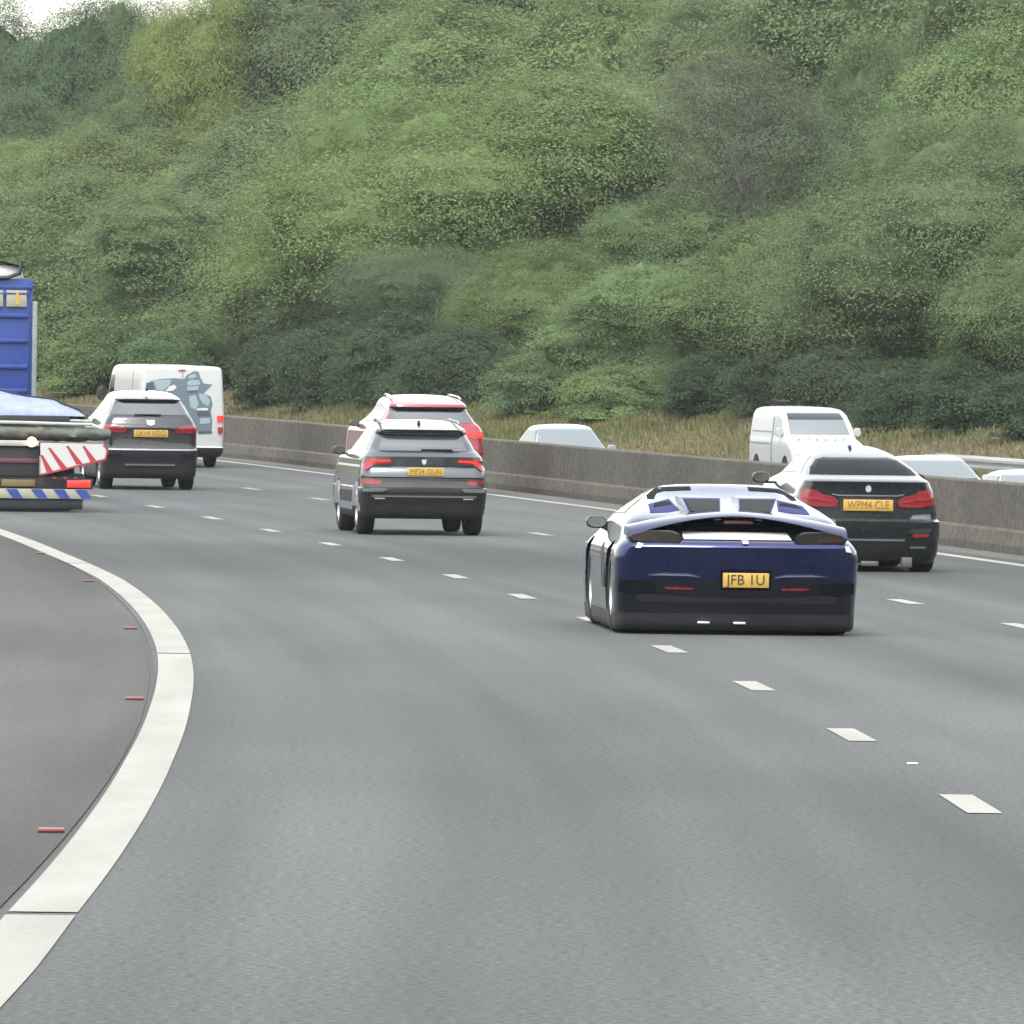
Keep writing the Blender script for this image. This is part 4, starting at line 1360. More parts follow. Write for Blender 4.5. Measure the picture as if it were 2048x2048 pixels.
    # right hand rear corner stands on the photo's column 72
    best = min((abs(to_px(road(s2, n_))[0] - 59), n_) for n_ in [i * 0.02 for i in range(0, 220)])
    nr = best[1]
    p0 = road(s2, nr - 1.2)
    kk = F_PX / p0.y
    gz = to_px(p0)[1]
    zz = lambda py: (gz - py) / kk
    L = empty("tipper_lorry", p0, (slope(s2), CROSS, heading(s2)))
    tag(L, "tall blue ribbed tipper lorry at the left border, ahead of the trailer", "lorry")
    hb = 1.2
    zb0, zt = 1.05, zz(556)
    # body shell: tailgate, side walls, floor, headboard
    tg = box_obj("tailgate", (0, 0.05, (zb0 + zt) / 2), (2 * hb - 0.10, 0.07, zt - zb0), M['blue_steel'], L, 0.01)
    for py in (630, 680, 732, 586, 780):
        box_obj("rib", (0, -0.005, zz(py)), (2 * hb - 0.14, 0.05, 0.075), M['blue_steel'], tg, 0.02)
    for sx in (-1, 1):
        box_obj("side_wall", (sx * (hb - 0.03), 3.0, (zb0 + zt) / 2), (0.06, 5.9, zt - zb0), M['blue_steel'], L, 0.01)
        box_obj("corner_post", (sx * (hb + 0.035), 0.06, (zb0 + zz(600)) / 2), (0.075, 0.14, zz(600) - zb0), M['side_grey'], L, 0.012)
    box_obj("floor", (0, 3.0, zb0 - 0.06), (2 * hb, 5.95, 0.12), M['chassis'], L, 0.01)
    box_obj("headboard", (0, 6.0, (zb0 + zt) / 2), (2 * hb, 0.08, zt - zb0), M['blue_steel'], L, 0.01)
    box_obj("top_rail", (0, 0.05, zz(573)), (2 * hb, 0.10, 0.06), M['blue_steel'], L, 0.015)
    cr1 = zz(579); cr0 = zz(612)
    for x0, x1_ in ((hb - 0.42, hb - 0.10), (hb - 0.90, hb - 0.47), (hb - 1.4, hb - 0.95), (hb - 2.3, hb - 1.5)):
        pn = box_obj("cream_panel", ((x0 + x1_) / 2, -0.005, (cr0 + cr1) / 2), (x1_ - x0, 0.05, cr1 - cr0), M['cream'], L, 0.008)
        if x1_ > hb - 0.2:
            box_obj("printed_mark", ((x0 + x1_) / 2 + 0.01, -0.034, (cr0 + cr1) / 2), (0.05, 0.006, (cr1 - cr0) * 0.75), M['plate'], pn, 0)
    # chassis, wheels and cab
    box_obj("chassis", (0, 3.6, 0.78), (0.9, 7.6, 0.28), M['chassis'], L, 0.02)
    for ya in (1.2, 2.5, 7.0):
        for sx in (-1, 1):
            bm = bmesh.new()
            Vehicle.lathe(bm, [(-0.14, 0.28), (-0.15, 0.42), (-0.11, 0.50), (0.11, 0.50), (0.15, 0.42), (0.14, 0.28)], 28, closed=True)
            w = empty("wheel", (sx * (hb - 0.2), ya, 0.50)); w.parent = L
            bm_obj("tyre", bm, M['tyre'], w)
            bm = bmesh.new()
            Vehicle.lathe(bm, [(-0.1, 0.0), (-0.1, 0.29), (0.1, 0.29), (0.06, 0.22), (0.03, 0.1), (0.09, 0.08), (0.09, 0.0)], 24)
            bm_obj("rim", bm, M['alloy'], w)
    cab = box_obj("cab", (0, 7.2, 1.75), (2.3, 1.9, 2.1), M['blue_steel'], L, 0.10)
    box_obj("cab_window", (0, 8.155, 2.2), (2.0, 0.02, 0.8), M['glass'], cab, 0.005)
    # load on top: pale bags under a dark net rim
    ld2 = empty("bag_load", L.matrix_basis @ Vector((0, 0.6, zt - 0.15)), (slope(s2), CROSS, heading(s2)))
    tag(ld2, "white bulk bag under a black cover heaped on top of the blue lorry", "load")
    for bx, w_, dz in ((0.52, 1.05, 0.0), (-0.6, 1.1, 0.05)):
        bm = bmesh.new()
        bmesh.ops.create_cube(bm, size=1.0)
        bmesh.ops.subdivide_edges(bm, edges=bm.edges[:], cuts=5, use_grid_fill=True)
        top_z = zz(528) - zt + 0.15
        for v_ in bm.verts:
            q = v_.co.normalized() * 0.62
            v_.co = v_.co.lerp(q, 0.35) + Vector((rnd.uniform(-1, 1), rnd.uniform(-1, 1), rnd.uniform(-1, 1))) * 0.015
            v_.co.x = v_.co.x * w_ + bx
            v_.co.y *= 1.0
            v_.co.z = (v_.co.z + 0.5) * (top_z + dz)
        bm_obj("white_bag", bm, M['white_board'], ld2, ang=80)
    bm = bmesh.new()
    nx, ny = 20, 8
    grid = [[bm.verts.new((-1.12 + 2.2 * i / nx, -0.56 + 1.4 * j / ny, zz(523) - zt + 0.17 + rnd.uniform(-.025, .025) - 0.10 * (abs(i - nx / 2) / (nx / 2)) ** 6)) for i in range(nx + 1)] for j in range(ny + 1)]
    for j in range(ny):
        for i in range(nx):
            bm.faces.new((grid[j][i], grid[j][i + 1], grid[j + 1][i + 1], grid[j + 1][i]))
    bmesh.ops.solidify(bm, geom=bm.faces[:], thickness=0.05)
    bm_obj("black_cover", bm, M['black'], ld2, ang=80)
    bm = bmesh.new()
    a_, b_ = zz(520) - zt + 0.15, 0.15
    tube(bm, [(1.02, -0.6, a_), (0.98, -0.62, a_ * 0.55), (0.80, -0.62, b_ + 0.02), (0.2, -0.63, b_ - 0.02)], [0.03, 0.035, 0.03, 0.03], 8)
    bm_obj("strap", bm, M['black'], ld2)


M['red_dull'] = plain('dull_red', (0.10, 0.03, 0.045), 0.6)
M['side_grey'] = plain('weathered_grey_green', (0.16, 0.20, 0.20), 0.6, var=0.35)
trailer_and_lorry()


# ---- oncoming traffic beyond the barrier (front faces at y = 0) ---------------------------------
def find_opp(px, Y):
    """(s,n) of the far carriageway point seen in photo column px at distance Y"""
    x = (px - 1024) / F_PX * Y
    best = None
    for i in range(2000):
        s = 90 + i * 0.1
        th = heading(s)
        x0, y0 = plan(s, 0)
        n = (x - x0) / math.cos(th)
        yy = y0 + n * math.sin(th)
        if best is None or abs(yy - Y) < best[0]:
            best = (abs(yy - Y), s, n)
    return best[1], best[2]


def oncoming_car(name, label, px, Y, w, h, paint, glass, group=None, length=4.2):
    s, n = find_opp(px, Y)
    hw = w / 2
    q = h / 1.45
    lv = [(.20, hw * .90, .12, length - .1), (.30, hw * .97, .03, length), (.55, hw, .0, length), (.70, hw * .99, .04, length), (.80 * q, hw * .97, .16, length - .05), (.90 * q, hw * .95, .55, length - .15),
          (.97 * q, hw * .92, .95, length - .3), (1.0 * q, hw * .90, 1.08, length - .35), (1.15 * q, hw * .82, 1.40, length - .6), (1.30 * q, hw * .74, 1.70, length - .9), (1.38 * q, hw * .69, 1.88, length - 1.1), (1.42 * q, hw * .60, 2.02, length - 1.3), (1.44 * q, hw * .45, 2.15, length - 1.5), (1.45 * q, hw * .2, 2.3, length - 1.8)]
    v = Vehicle(name, label, "car", s, n, lv, [(-1, .34, "bumper", M['black']), (.34, INF, "body", paint)], axles=(.8, length - .8), wheel_r=.32, tyre_w=.2, opp=True, group=group, bow=0.12)
    v.patch("windscreen", [(-hw * .86, 1.01 * q), (-hw * .68, 1.36 * q), (hw * .68, 1.36 * q), (hw * .86, 1.01 * q)], glass, res=0.05)
    v.patch("headlight", [(-hw * .93, .66), (-hw * .90, .76 * q), (-hw * .52, .72), (-hw * .55, .63)], M['lamp_white'], mirror=True, off=.01)
    v.patch("grille", [(-hw * .5, .45), (-hw * .45, .62), (hw * .45, .62), (hw * .5, .45)], M['black'], off=.008)
    v.box("wiper", (0.1, v.hit_y(0.1, 1.0 * q) - 0.02, 1.005 * q), (hw * 1.3, 0.03, 0.02), M['black'], 0.004)
    for sd in ('left', 'right'):
        v.patch("side_window", [(1.45, 1.0 * q), (1.95, 1.33 * q), (length - 1.3, 1.33 * q), (length - .75, 1.02 * q)], M['glass'], sd)
    v.mirrors(hw * .93, 1.35, 1.02 * q, (0.19, 0.12, 0.12), paint, glass=False)
    return v


oncoming_car("hatchback", "pale silver hatchback beyond the barrier, facing the camera, on its own", 1166, 187, 1.66, 1.60, M['silver_paint'], M['clear_glass'], "oncoming traffic beyond the barrier")
oncoming_car("saloon_car", "low white car beyond the barrier, right of the black coupe's roof", 1908, 166, 1.75, 1.34, M['white_paint'], M['clear_glass'], "oncoming traffic beyond the barrier")
oncoming_car("saloon_car", "white car cut off by the right border of the photo", 2120, 150, 1.75, 1.34, M['white_paint'], M['clear_glass'], "oncoming traffic beyond the barrier")


def oncoming_van():
    s, n = find_opp(1660, 206)
    hw = 0.82
    lv = [(.20, .74, .12, 4.3, .08, .08), (.35, .80, .03, 4.4, .1, .1), (.6, hw, .0, 4.4, .1, .12), (.85, hw, .06, 4.4, .1, .12), (1.0, .815, .22, 4.4, .1, .12), (1.08, .81, .55, 4.4, .1, .1), (1.14, .80, .80, 4.4, .1, .1),
          (1.3, .785, .98, 4.38, .08, .08), (1.5, .765, 1.2, 4.36, .08, .08), (1.66, .745, 1.42, 4.34, .08, .08), (1.76, .72, 1.62, 4.3, .08, .08), (1.84, .66, 1.85, 4.25, .08, .08), (1.88, .55, 2.1, 4.2, .08, .08), (1.90, .3, 2.4, 4.0, .08, .08)]
    lv = [(a * 0.94, b0 * 1.06, *b) for a, b0, *b in lv]
    v = Vehicle("van", "white van beyond the barrier, facing the camera, with chequered bonnet edge", "van", s, n, lv, [(-1, .36, "bumper", M['black']), (.36, INF, "body", M['white_paint'])], axles=(.8, 3.55), wheel_r=.32, tyre_w=.2, opp=True, bow=0.10, group="oncoming traffic beyond the barrier")
    v.patch("windscreen", [(-.70, 1.17), (-.66, 1.5), (.66, 1.5), (.70, 1.17)], M['clear_glass'], res=.05)
    v.patch("sun_strip", [(-.655, 1.505), (-.62, 1.66), (.62, 1.66), (.655, 1.505)], M['gloss_black'], res=.05, off=.005)
    v.patch("headlight", [(-.78, .72), (-.78, .95), (-.55, .90), (-.55, .74)], M['lamp_white'], mirror=True, off=.01)
    v.patch("grille", [(-.5, .5), (-.5, .66), (.5, .66), (.5, .5)], M['black'], off=.008)
    for i in range(6):
        x = -.60 + i * .21
        v.patch("bonnet_mark", [(x, 1.03), (x + .05, 1.03), (x + .11, 1.085), (x + .06, 1.085)], M['side_grey'], off=.006, res=.03)
    for sd in ('left', 'right'):
        v.patch("side_window", [(1.05, 1.16), (1.5, 1.56), (1.95, 1.58), (1.95, 1.16)], M['silver_glass'], sd)
        v.patch("panel_gap", [(2.03, .4), (2.03, 1.56), (2.16, 1.56), (2.16, .4)], M['side_grey'], sd, off=.003, res=.2)
        v.patch("side_crease", [(2.2, .93), (4.3, .93), (4.3, .965), (2.2, .965)], M['side_grey'], sd, off=.004, res=.2)
        v.patch("side_crease", [(2.2, 1.20), (4.3, 1.20), (4.3, 1.23), (2.2, 1.23)], M['side_grey'], sd, off=.004, res=.2)
    v.mirrors(.83, 1.15, 1.22, (.17, .13, .20), M['white_paint'], glass=False)
    bm = bmesh.new()
    tube(bm, [(-.4, 2.2, 1.90), (-.4, 2.5, 1.92), (-.4, 3.9, 1.92)], [.015] * 3, 6)
    bm_obj("roof_bar", bm, M['black'], v.root)


oncoming_van()

# ------------------------------------------------------------------ trees on the bank
def quads_mesh(name, V, tint, mat, T=None, Ti=None, Tt=None):
    """V: (n,4,3) leaf quads, tint: (n,3) albedo variation; T, Ti, Tt: inner bough surfaces as shared triangles"""
    n = len(V)
    co = V.reshape(-1, 3)
    li = np.arange(n * 4, dtype=np.int32)
    ls = np.arange(0, n * 4, 4, dtype=np.int32)
    smooth = np.zeros(n, dtype=bool)
    if T is not None:
        li = np.concatenate([li, (Ti.reshape(-1) + n * 4).astype(np.int32)])
        ls = np.concatenate([ls, n * 4 + np.arange(0, len(Ti) * 3, 3, dtype=np.int32)])
        co = np.concatenate([co, T])
        tint = np.concatenate([tint, Tt])
        smooth = np.concatenate([smooth, np.ones(len(Ti), dtype=bool)])
        n = n + len(Ti)
    me = bpy.data.meshes.new(name)
    me.vertices.add(len(co))
    me.vertices.foreach_set("co", co.reshape(-1).astype(np.float32))
    me.loops.add(len(li))
    me.loops.foreach_set("vertex_index", li)
    me.polygons.add(n)
    me.polygons.foreach_set("loop_start", ls)
    me.polygons.foreach_set("use_smooth", smooth)
    me.update(calc_edges=True)
    at = me.attributes.new("tint", 'FLOAT_COLOR', 'FACE')
    at.data.foreach_set("color", np.concatenate([tint, np.ones((n, 1))], 1).reshape(-1).astype(np.float32))
    me.materials.append(mat)
    return me


def leaf_quads(rng, pos, nrm, lo, hi, aspect=0.55):
    n = len(pos)
    h = rng.normal(size=(n, 3)); h[:, 2] *= 0.35
    t = np.cross(nrm, h); t /= np.linalg.norm(t, axis=1, keepdims=True) + 1e-9
    b = np.cross(nrm, t)
    L = rng.uniform(lo, hi, (n, 1)); Wd = L * aspect * rng.uniform(0.8, 1.2, (n, 1))
    V = np.stack([pos - t * L * .5, pos - b * Wd * .5 + t * L * .05, pos + t * L * .5, pos + b * Wd * .5 + t * L * .05], 1)
    return V


def make_crown(seed, H, R, base, n_lumps, n_leaf, lo=.07, hi=.13, sparse=1.0, lobes=7):
    """broad crown: a few big domed lobes, each covered with many small leafy sprays"""
    rng = np.random.default_rng(seed)
    hh = (H - base) / 2
    # lobes give the uneven outline
    lc, lr = [np.array([0, 0, base + hh])], [np.array([R * .70, R * .70, hh * .80])]
    for i in range(lobes):
        a = 2 * np.pi * (i + rng.uniform(-.3, .3)) / lobes
        q = rng.uniform(.38, .62)
        z = base + hh * rng.uniform(.35, 1.45)
        lc.append(np.array([np.cos(a) * R * q, np.sin(a) * R * q, z]))
        r = rng.uniform(.34, .50) * R
        lr.append(np.array([r, r, min(r * rng.uniform(.8, 1.15), hh * .6)]))
    lc, lr = np.array(lc), np.array(lr)

    def outside(p, skip):
        m = np.ones(len(p), bool)
        for j in range(len(lc)):
            m &= (skip == j) | (np.sum(((p - lc[j]) / (lr[j] * .92)) ** 2, 1) > 1)
        return m
    area = np.array([r[0] * (r[0] + r[2]) for r in lr]); area /= area.sum()
    # sprays: small tilted pads of leaves on the lobes' outsides
    k = rng.choice(len(lc), n_lumps * 2, p=area)
    d = rng.normal(size=(n_lumps * 2, 3)); d[:, 2] += .25
    d /= np.linalg.norm(d, axis=1, keepdims=True)
    sp = lc[k] + d * lr[k] * (rng.uniform(.82, 1.08, (n_lumps * 2, 1)) + (rng.random((n_lumps * 2, 1)) < .16) * rng.uniform(.05, .24, (n_lumps * 2, 1)))
    keep = outside(sp, k) & (sp[:, 2] > .05)
    sp, d, k = sp[keep][:n_lumps], d[keep][:n_lumps], k[keep][:n_lumps]
    ns = len(sp)
    sr = (.13 + .42 * rng.random(ns) ** 1.8) * (R / 3.2) ** .5
    c = rng.choice(ns, n_leaf, p=sr ** 2 / np.sum(sr ** 2))
    # each spray: droops outward, flat-ish, ragged
    u = rng.normal(size=(n_leaf, 3)) * sr[c][:, None] * np.array([.75, .75, .30])
    out = d[c] * np.array([1, 1, 0])
    pos = sp[c] + u + out * (np.abs(u[:, :1]) * .5) - np.array([0, 0, 1]) * (np.sum(u[:, :2] * out[:, :2], 1, keepdims=True) * .35)
    pos[:, 2] = np.maximum(pos[:, 2], .05)
    nrm = d[c] * .85 + np.array([0, 0, .65]) + rng.normal(size=(n_leaf, 3)) * .28
    nrm /= np.linalg.norm(nrm, axis=1, keepdims=True)
    V = leaf_quads(rng, pos, nrm, lo, hi)
    ll = rng.uniform(.84, 1.14, ns); ww = rng.uniform(.93, 1.09, ns)
    lum = ll[c] * rng.uniform(.88, 1.12, n_leaf)
    warm = ww[c] * rng.uniform(.96, 1.05, n_leaf)
    tint = np.stack([lum * warm, lum, lum * rng.uniform(.88, 1.10, n_leaf)], 1)
    if sparse < 1:
        return quads_mesh("crown", V, tint, M['leaf'])
    # the dense inside of the crown, just under the sprays
    bm = bmesh.new()
    bmesh.ops.create_icosphere(bm, subdivisions=4, radius=1.0)
    iv = np.array([v.co for v in bm.verts]); it = np.array([[v.index for v in f.verts] for f in bm.faces])
    bm.free()
    TV, TI, TT = [], [], []
    for i in range(len(lc)):
        w = 1 + .05 * np.sin(iv[:, 0] * 9 + i) * np.sin(iv[:, 1] * 8 + 2 * i) + .05 * np.sin(iv[:, 2] * 11 + 3 * i) + rng.normal(size=len(iv)) * .05
        q = lc[i] + iv * w[:, None] * lr[i] * .84
        q[:, 2] = np.maximum(q[:, 2], 0.0)
        TI.append(it + i * len(iv)); TV.append(q)
        l = rng.uniform(.8, 1.1, len(it))
        TT.append(np.stack([l, l, l], 1))
    return quads_mesh("crown", V, tint, M['leaf'], np.concatenate(TV), np.concatenate(TI), np.concatenate(TT))


def make_trunk(seed, H, R, base):
    rnd = random.Random(seed)
    bm = bmesh.new()
    pts = [(0, 0, -0.3)]
    for i in range(1, 7):
        pts.append((pts[-1][0] + rnd.uniform(-.12, .12), pts[-1][1] + rnd.uniform(-.12, .12), H * .85 * i / 6))
    rad = [0.16 * (1 - .8 * i / 6) * H / 8 + .02 for i in range(7)]
    tube(bm, pts, rad, 8)
    for k in range(9):
        i = rnd.randint(1, 4)
        p = Vector(pts[i]); a = rnd.uniform(0, 2 * math.pi); l = R * rnd.uniform(.5, .9)
        e = p + Vector((math.cos(a) * l, math.sin(a) * l, l * rnd.uniform(.3, .8)))
        m = p.lerp(e, .5) + Vector((0, 0, -.12 * l))
        tube(bm, [p, m, e], [rad[i] * .55, rad[i] * .35, .015], 6)
    bmesh.ops.recalc_face_normals(bm, faces=bm.faces[:]); sharpen(bm, 60)
    me = bpy.data.meshes.new("trunk"); bm.to_mesh(me); bm.free()
    me.materials.append(M['bark'])
    return me


def make_twigs(seed, H, R):
    """half bare crown: a fan of thin grey branches"""
    rnd = random.Random(seed)
    bm = bmesh.new()
    def grow(p, d, l, r, lev):
        q = p + d * l * .5 + Vector((rnd.uniform(-.1, .1), rnd.uniform(-.1, .1), 0)) * l
        e = q + (d + Vector((rnd.uniform(-.2, .2), rnd.uniform(-.2, .2), .12))).normalized() * l * .5
        tube(bm, [p, q, e], [r, r * .8, r * .6], 5)
        if lev < 4:
            for _ in range(3 if lev else 8):
                nd = (d + Vector((rnd.uniform(-1, 1), rnd.uniform(-1, 1), rnd.uniform(-.2, .5))) * .75).normalized()
                grow(e if rnd.random() < .6 else q, nd, l * rnd.uniform(.5, .8), max(r * .55, .008), lev + 1)
    grow(Vector((0, 0, -.3)), Vector((0, 0, 1)), H * .36, .13, 0)
    bmesh.ops.recalc_face_normals(bm, faces=bm.faces[:])
    me = bpy.data.meshes.new("trunk"); bm.to_mesh(me); bm.free()
    me.materials.append(M['bark_grey'])
    return me


M['bark_grey'] = plain('grey_bark', (0.11, 0.105, 0.095), 0.9, var=0.4)

KINDS = []
for i, (H, R, b, nl, nf, lo, hi, lb) in enumerate([
        (8.0, 4.0, -1.2, 1900, 84000, .07, .13, 7), (8.0, 4.0, -1.5, 2000, 86000, .06, .125, 9), (8.0, 4.0, -1.0, 1800, 80000, .07, .14, 6),
        (8.0, 4.0, -1.4, 2100, 86000, .06, .12, 10), (8.0, 4.0, -1.3, 1900, 84000, .07, .13, 8), (8.0, 4.0, -0.5, 3600, 150000, .04, .08, 9), (8.0, 4.0, -0.8, 2600, 100000, .055, .11, 7)]):
    KINDS.append((make_crown(11 + i, H, R, b, nl, nf, lo, hi, lobes=lb), make_trunk(50 + i, H, R * .6, b), H, R))
SHRUBS = []
for i, (H, R, nl, nf) in enumerate([(3.0, 1.9, 500, 18000), (3.0, 2.3, 600, 22000)]):
    SHRUBS.append((make_crown(31 + i, H, R, -.6, nl, nf, .07, .13, lobes=5), make_trunk(70 + i, H, R * .6, 0), H, R))

G = dict(shade_green=(.074, .104, .058), mid=(.152, .202, .086), light=(.184, .238, .098), olive=(.162, .208, .090), dark=(.120, .164, .080), blue=(.114, .156, .082), yellow=(.196, .246, .082), dusk=(.134, .176, .090), brown=(.122, .148, .096))  # first green carries the shade under the canopy in its colour


def tree(name, label, s, n, height, width, kind, colour, rot, cat="tree", group=None, lift=0.0, jitter=None):
    crown, trunk, H, R = kind
    x, y = plan(s, n)
    r = empty(name, (x, y, bank_z(s, n) - .05 + lift), (0, 0, rot))
    r.scale = (width / R, width / R, height / H)
    tag(r, label, cat, group)
    c = link_mesh("crown", crown, None, r)
    j = jitter or (1, 1, 1)
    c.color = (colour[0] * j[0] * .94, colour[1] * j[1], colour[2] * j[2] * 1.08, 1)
    link_mesh("trunk", trunk, None, r)
    return r


def sn_at(px, n):
    """road station where the line n metres right of the edge line crosses photo column px"""
    lo, hi = 60.0, 420.0
    f = lambda s: to_px(Vector((*plan(s, n), 0)))[0] - px
    for _ in range(50):
        m = (lo + hi) / 2
        if f(m) > 0:
            lo = m
        else:
            hi = m
    return (lo + hi) / 2


def place(name, label, px, n, top_py, width_px, kind, colour, cat="tree", group=None, base_lift=0.0):
    """tree standing on the bank in photo column px, tall and wide enough to fill its outline"""
    s = sn_at(px, n)
    x, y = plan(s, n)
    z0 = bank_z(s, n)
    k = F_PX / y
    h = (HORIZON - top_py) / k + CAM_H - z0
    rr = random.Random(int(px * 7 + n * 31))
    jit = (rr.uniform(.95, 1.06), rr.uniform(.96, 1.04), rr.uniform(.92, 1.08))
    tree(name, label, s, n, h, width_px / 2 / k * 1.0, kind, colour, rr.uniform(0, 6.28), cat, group, jitter=jit)


K, S2 = KINDS, SHRUBS
WOOD = "wooded bank beyond the motorway"
# --- front edge
place("broad_tree", "largest rounded light green tree, dome in the centre of the wood", 830, 40.0, 100, 900, K[5], G['light'], group=WOOD)
place("bushy_tree", "bushy tree leaning out over the verge above the silver hatchback", 1300, 35.2, 500, 470, K[3], G['light'], group=WOOD)
place("bushy_tree", "leafy tree rising behind the oncoming white van", 1570, 36.6, 390, 560, K[6], G['mid'], group=WOOD)
place("bushy_tree", "tall broad tree above the black coupe SUV's roof", 1890, 37.8, 150, 800, K[5], G['mid'], group=WOOD)
place("bushy_tree", "dense shadowed tree at the right border above the guard rail", 2110, 36.0, 380, 480, K[6], G['mid'], group=WOOD)
place("bushy_tree", "olive green tree above the white panel van's roof", 420, 37.0, 350, 540, K[3], G['olive'], group=WOOD)
place("bushy_tree", "olive tree between the blue lorry and the white panel van", 170, 37.2, 300, 520, K[0], G['olive'], group=WOOD)
place("bushy_tree", "tree behind the blue lorry, cut by the left border", -70, 37.2, 320, 460, K[4], G['olive'], group=WOOD)
place("bushy_tree", "dark tree filling the hollow left of the leaning bushy tree", 1080, 37.2, 450, 440, K[6], G['mid'], group=WOOD)
place("bushy_tree", "shadowed tree left of the red SUV, under the largest dome", 640, 36.8, 470, 460, K[6], G['dark'], group=WOOD)  # darker leaf colour stands in for shade under the dome
place("bushy_tree", "shadowed tree directly above the red SUV, under the largest dome", 880, 37.0, 470, 440, K[5], G['dark'], group=WOOD)  # dome's shade again put into the leaf colour
# --- middle rows
place("leafy_tree", "mid green crown left of the largest dome", 560, 46.0, 170, 560, K[0], G['olive'], group=WOOD)
place("leafy_tree", "light green crown right of the largest dome", 1190, 46.0, 110, 640, K[3], G['light'], group=WOOD)
place("leafy_tree", "olive crown above the dark grey SUV, below the dark treetops", 300, 47.0, 225, 480, K[2], G['olive'], group=WOOD)
place("leafy_tree", "yellowish green crown above the blue lorry", 70, 47.0, 245, 460, K[1], G['light'], group=WOOD)
place("leafy_tree", "crown above the blue lorry, cut by the left border", -130, 47.0, 240, 440, K[3], G['olive'], group=WOOD)
place("leafy_tree", "dark green crown right of the grey half-bare tree", 1730, 51.0, 20, 320, K[4], G['dark'], group=WOOD)
place("leafy_tree", "light leafy crown in the upper right corner of the wood", 2030, 49.0, -40, 560, K[0], G['light'], group=WOOD)
place("leafy_tree", "green crown left of the grey half-bare tree", 1370, 44.0, 350, 360, K[1], G['mid'], group=WOOD)
# --- back rows
place("leafy_tree", "sunlit crown touching the top border above the red SUV", 900, 57.0, -60, 680, K[0], G['light'], group=WOOD)
place("leafy_tree", "crown touching the top border above the silver hatchback", 1200, 60.0, -80, 600, K[4], G['light'], group=WOOD)
place("leafy_tree", "crown at the top border above the half-bare grey tree", 1480, 60.0, -90, 620, K[1], G['olive'], group=WOOD)
place("leafy_tree", "crown at the top border above the black coupe SUV", 1800, 63.0, -200, 640, K[2], G['mid'], group=WOOD)
place("leafy_tree", "crown in the top right corner of the photo", 2080, 60.0, -190, 640, K[3], G['mid'], group=WOOD)
place("leafy_tree", "dusky crown at the top border right of the yellow-green tree", 600, 60.0, -120, 460, K[2], G['dusk'], group=WOOD)
place("yellow_tree", "yellow-green tree reaching the top border, beside the patch of sky", 420, 56.0, -80, 330, K[1], G['yellow'], group=WOOD)
place("dark_tree", "dark green treetop just below the patch of sky", 175, 59.0, -60, 360, K[0], G['blue'], group=WOOD)
place("dark_tree", "dark treetop in the top left corner of the photo", 0, 57.0, -45, 320, K[4], G['blue'], group=WOOD)
place("dark_tree", "slender dark treetop between the sky patch and the yellow-green tree", 305, 61.0, -50, 240, K[2], G['dusk'], group=WOOD)
place("dark_tree", "low dark tree under the sky patch, above the yellowish crown", 240, 53.0, 130, 360, K[3], G['dark'], group=WOOD)
place("dark_tree", "dark tree at the left border below the corner treetop", 40, 53.0, 150, 340, K[0], G['dark'], group=WOOD)
place("dark_tree", "dark treetop beyond the left border of the photo", -150, 57.0, -10, 330, K[3], G['blue'], group=WOOD)
place("ridge_tree", "far crown on the ridge behind the yellow-green tree", 690, 70.0, -180, 560, K[2], G['olive'], group=WOOD)
place("ridge_tree", "far crown on the ridge above the leaning bushy tree", 1060, 72.0, -240, 640, K[1], G['olive'], group=WOOD)
place("ridge_tree", "far crown on the ridge above the half-bare tree", 1480, 72.0, -260, 760, K[0], G['olive'], group=WOOD)
# --- half-bare grey tree
def bare_tree():
    px, n = 1490, 46.0
    s = sn_at(px, n)
    x, y = plan(s, n)
    z0 = bank_z(s, n)
    k = F_PX / y
    h = (HORIZON - 60) / k + CAM_H - z0
    r = empty("half_bare_tree", (x, y, z0 - .05), (0, 0, 1.0))
    tag(r, "grey half-bare tree with thin twigs and few leaves, right of the wood's centre", "tree", WOOD)
    r.scale = (1, 1, h / 9.0)
    link_mesh("trunk", make_twigs(4, 9.0, 2.4), None, r)
    c = link_mesh("crown", make_crown(91, 9.0, 2.9, 1.2, 1500, 42000, .06, .11, sparse=0.5), None, r)
    c.color = (*G['brown'], 1)


bare_tree()
# --- low shrubs along the foot of the bank, most coloured darker for canopy shade
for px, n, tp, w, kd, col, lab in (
        (1950, 33.8, 690, 270, 0, 'shade_green', "dark shrub in the shade at the bank's foot by the right border"), (1230, 33.2, 715, 240, 1, 'light', "bright low shrub overhanging the verge behind the silver hatchback"),
        (1420, 33.8, 690, 230, 0, 'shade_green', "dark shrub just left of the oncoming white van"), (560, 33.0, 650, 230, 0, 'shade_green', "dark shrub right of the white panel van"), (370, 33.4, 640, 250, 1, 'dusk', "dusky shrub behind the white panel van's roof"),
        (190, 33.4, 640, 230, 0, 'olive', "low shrub right of the blue lorry"), (20, 33.4, 640, 240, 1, 'mid', "low shrub hidden mostly by the blue lorry"), (800, 33.6, 600, 260, 0, 'shade_green', "tall shadowed shrub in the dark hollow above the red SUV"), (1690, 33.8, 670, 260, 1, 'shade_green', "dark shrub in the hollow above the black coupe SUV"),
        (675, 33.0, 620, 240, 1, 'shade_green', "dark shrub in the shade between the white panel van and the red SUV"), (930, 33.6, 630, 250, 1, 'shade_green', "dark shrub in the shade just right of the red SUV"), (1070, 33.4, 690, 220, 0, 'mid', "small shrub at the verge above the silver hatchback's left edge"),
        (1560, 34.2, 690, 240, 0, 'shade_green', "dark shrub directly behind the oncoming white van"), (1820, 33.8, 700, 250, 1, 'shade_green', "dark shrub behind the start of the guard rail"), (2080, 33.6, 720, 250, 0, 'shade_green', "dark shrub cut by the right border")):
    place("shrub", lab, px, n, tp, w, S2[kd], G[col], cat="shrub", group="shrubs at the foot of the wooded bank")

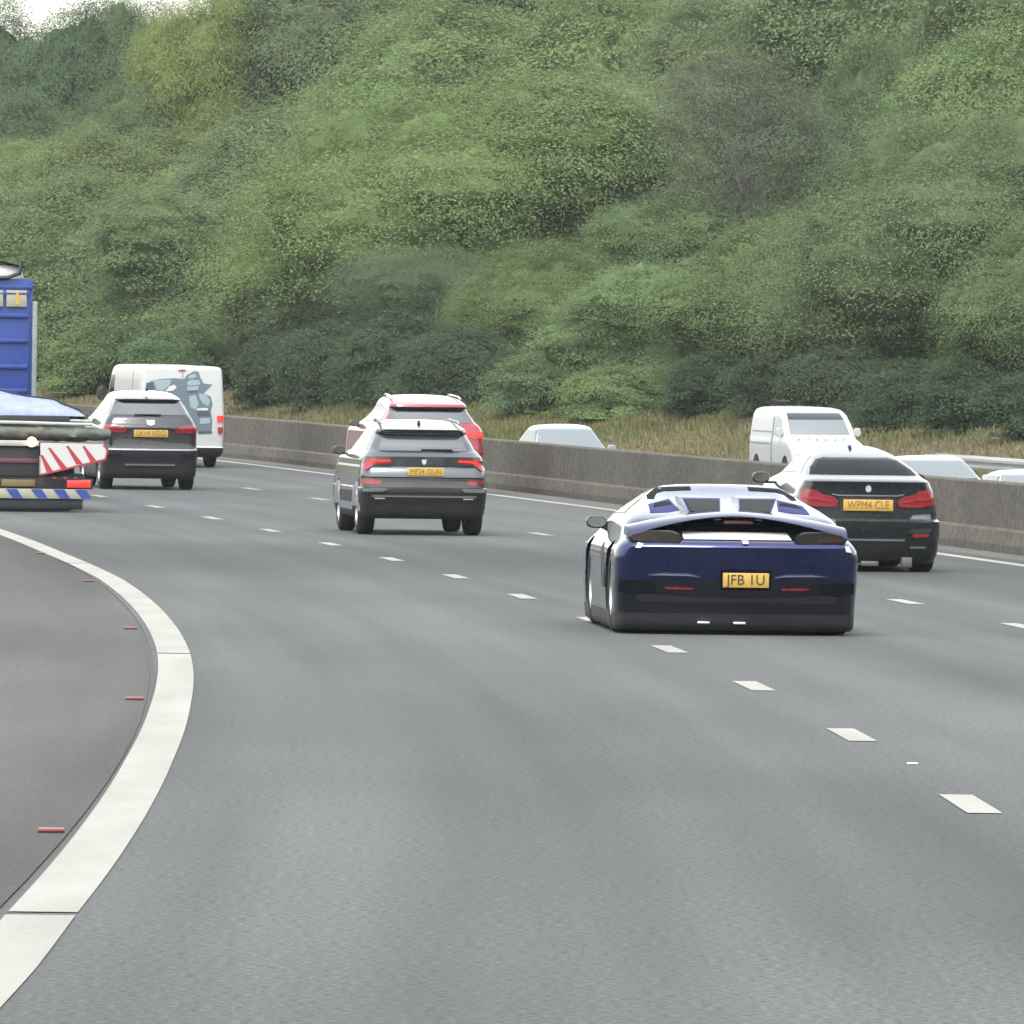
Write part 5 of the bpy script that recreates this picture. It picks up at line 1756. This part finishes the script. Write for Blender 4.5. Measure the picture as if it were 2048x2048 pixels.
# ------------------------------------------------------------------ rough grass on the verge
def grass():
    rng = np.random.default_rng(3)
    N = 130000
    s = rng.uniform(125, 330, N)
    n = 28.9 + rng.beta(1.3, 1.3, N) * 5.0
    # tufts: pull blades together
    s = np.round(s / .5) * .5 + rng.normal(size=N) * .16
    P = np.array([(*plan(a, b), bank_z(a, b)) for a, b in zip(s, n)])
    hgt = rng.uniform(.05, .22, N) * (0.7 + .6 * (np.sin(s * .21) * np.sin(n * 1.3 + s * .05) > 0))
    a = rng.uniform(0, 2 * np.pi, N)
    wdt = rng.uniform(.010, .024, N)
    lean = rng.normal(size=(N, 2)) * .16
    dx = np.stack([np.cos(a) * wdt, np.sin(a) * wdt, np.zeros(N)], 1)
    tip = P + np.stack([lean[:, 0] * hgt * 2, lean[:, 1] * hgt * 2, hgt], 1)
    midp = P * .45 + tip * .55 + np.stack([-lean[:, 0] * .2, -lean[:, 1] * .2, hgt * .03], 1)
    V = np.stack([P - dx, P + dx, midp * .3 + tip * .7 + dx * .35, tip - dx * .1], 1)
    dry = np.clip(.42 + .45 * np.sin(s * .09 + 1.0) + .35 * np.sin(s * .31 + n * 1.4) - .25 * np.sin(n * 1.9 + s * .13) + rng.normal(size=N) * .25, 0, 1)[:, None]
    green = np.array([[.125, .14, .055]]); straw = np.array([[.20, .168, .105]])
    tint = (green * (1 - dry) + straw * dry) * rng.uniform(.7, 1.25, (N, 1))
    me = quads_mesh("verge_grass", V, tint, M['grass'])
    o = link_mesh("verge_grass", me, None)
    o.color = (1, 1, 1, 1)
    tag(o, "rough green and straw-coloured grass on the far verge", "grass", kind='stuff')


grass()


# ------------------------------------------------------------------ thin summer haze over the valley
def haze():
    bm = bmesh.new()
    bmesh.ops.create_cube(bm, size=1.0)
    bmesh.ops.scale(bm, verts=bm.verts, vec=(1400, 1500, 44))
    bmesh.ops.translate(bm, verts=bm.verts, vec=(0, 350, 16))
    me = bpy.data.meshes.new("haze")
    bm.to_mesh(me); bm.free()
    m = bpy.data.materials.new("haze_air")
    m.use_nodes = True
    N = m.node_tree.nodes
    N.clear()
    vol = N.new("ShaderNodeVolumePrincipled")
    vol.inputs['Color'].default_value = (0.90, 0.95, 1.0, 1)
    vol.inputs['Density'].default_value = HAZE
    vol.inputs['Anisotropy'].default_value = 0.0
    o = N.new("ShaderNodeOutputMaterial")
    m.node_tree.links.new(vol.outputs[0], o.inputs['Volume'])
    tag(link_mesh("haze", me, m), "thin pale haze in the air", "haze", kind='stuff')


HAZE = 0.00010
haze()
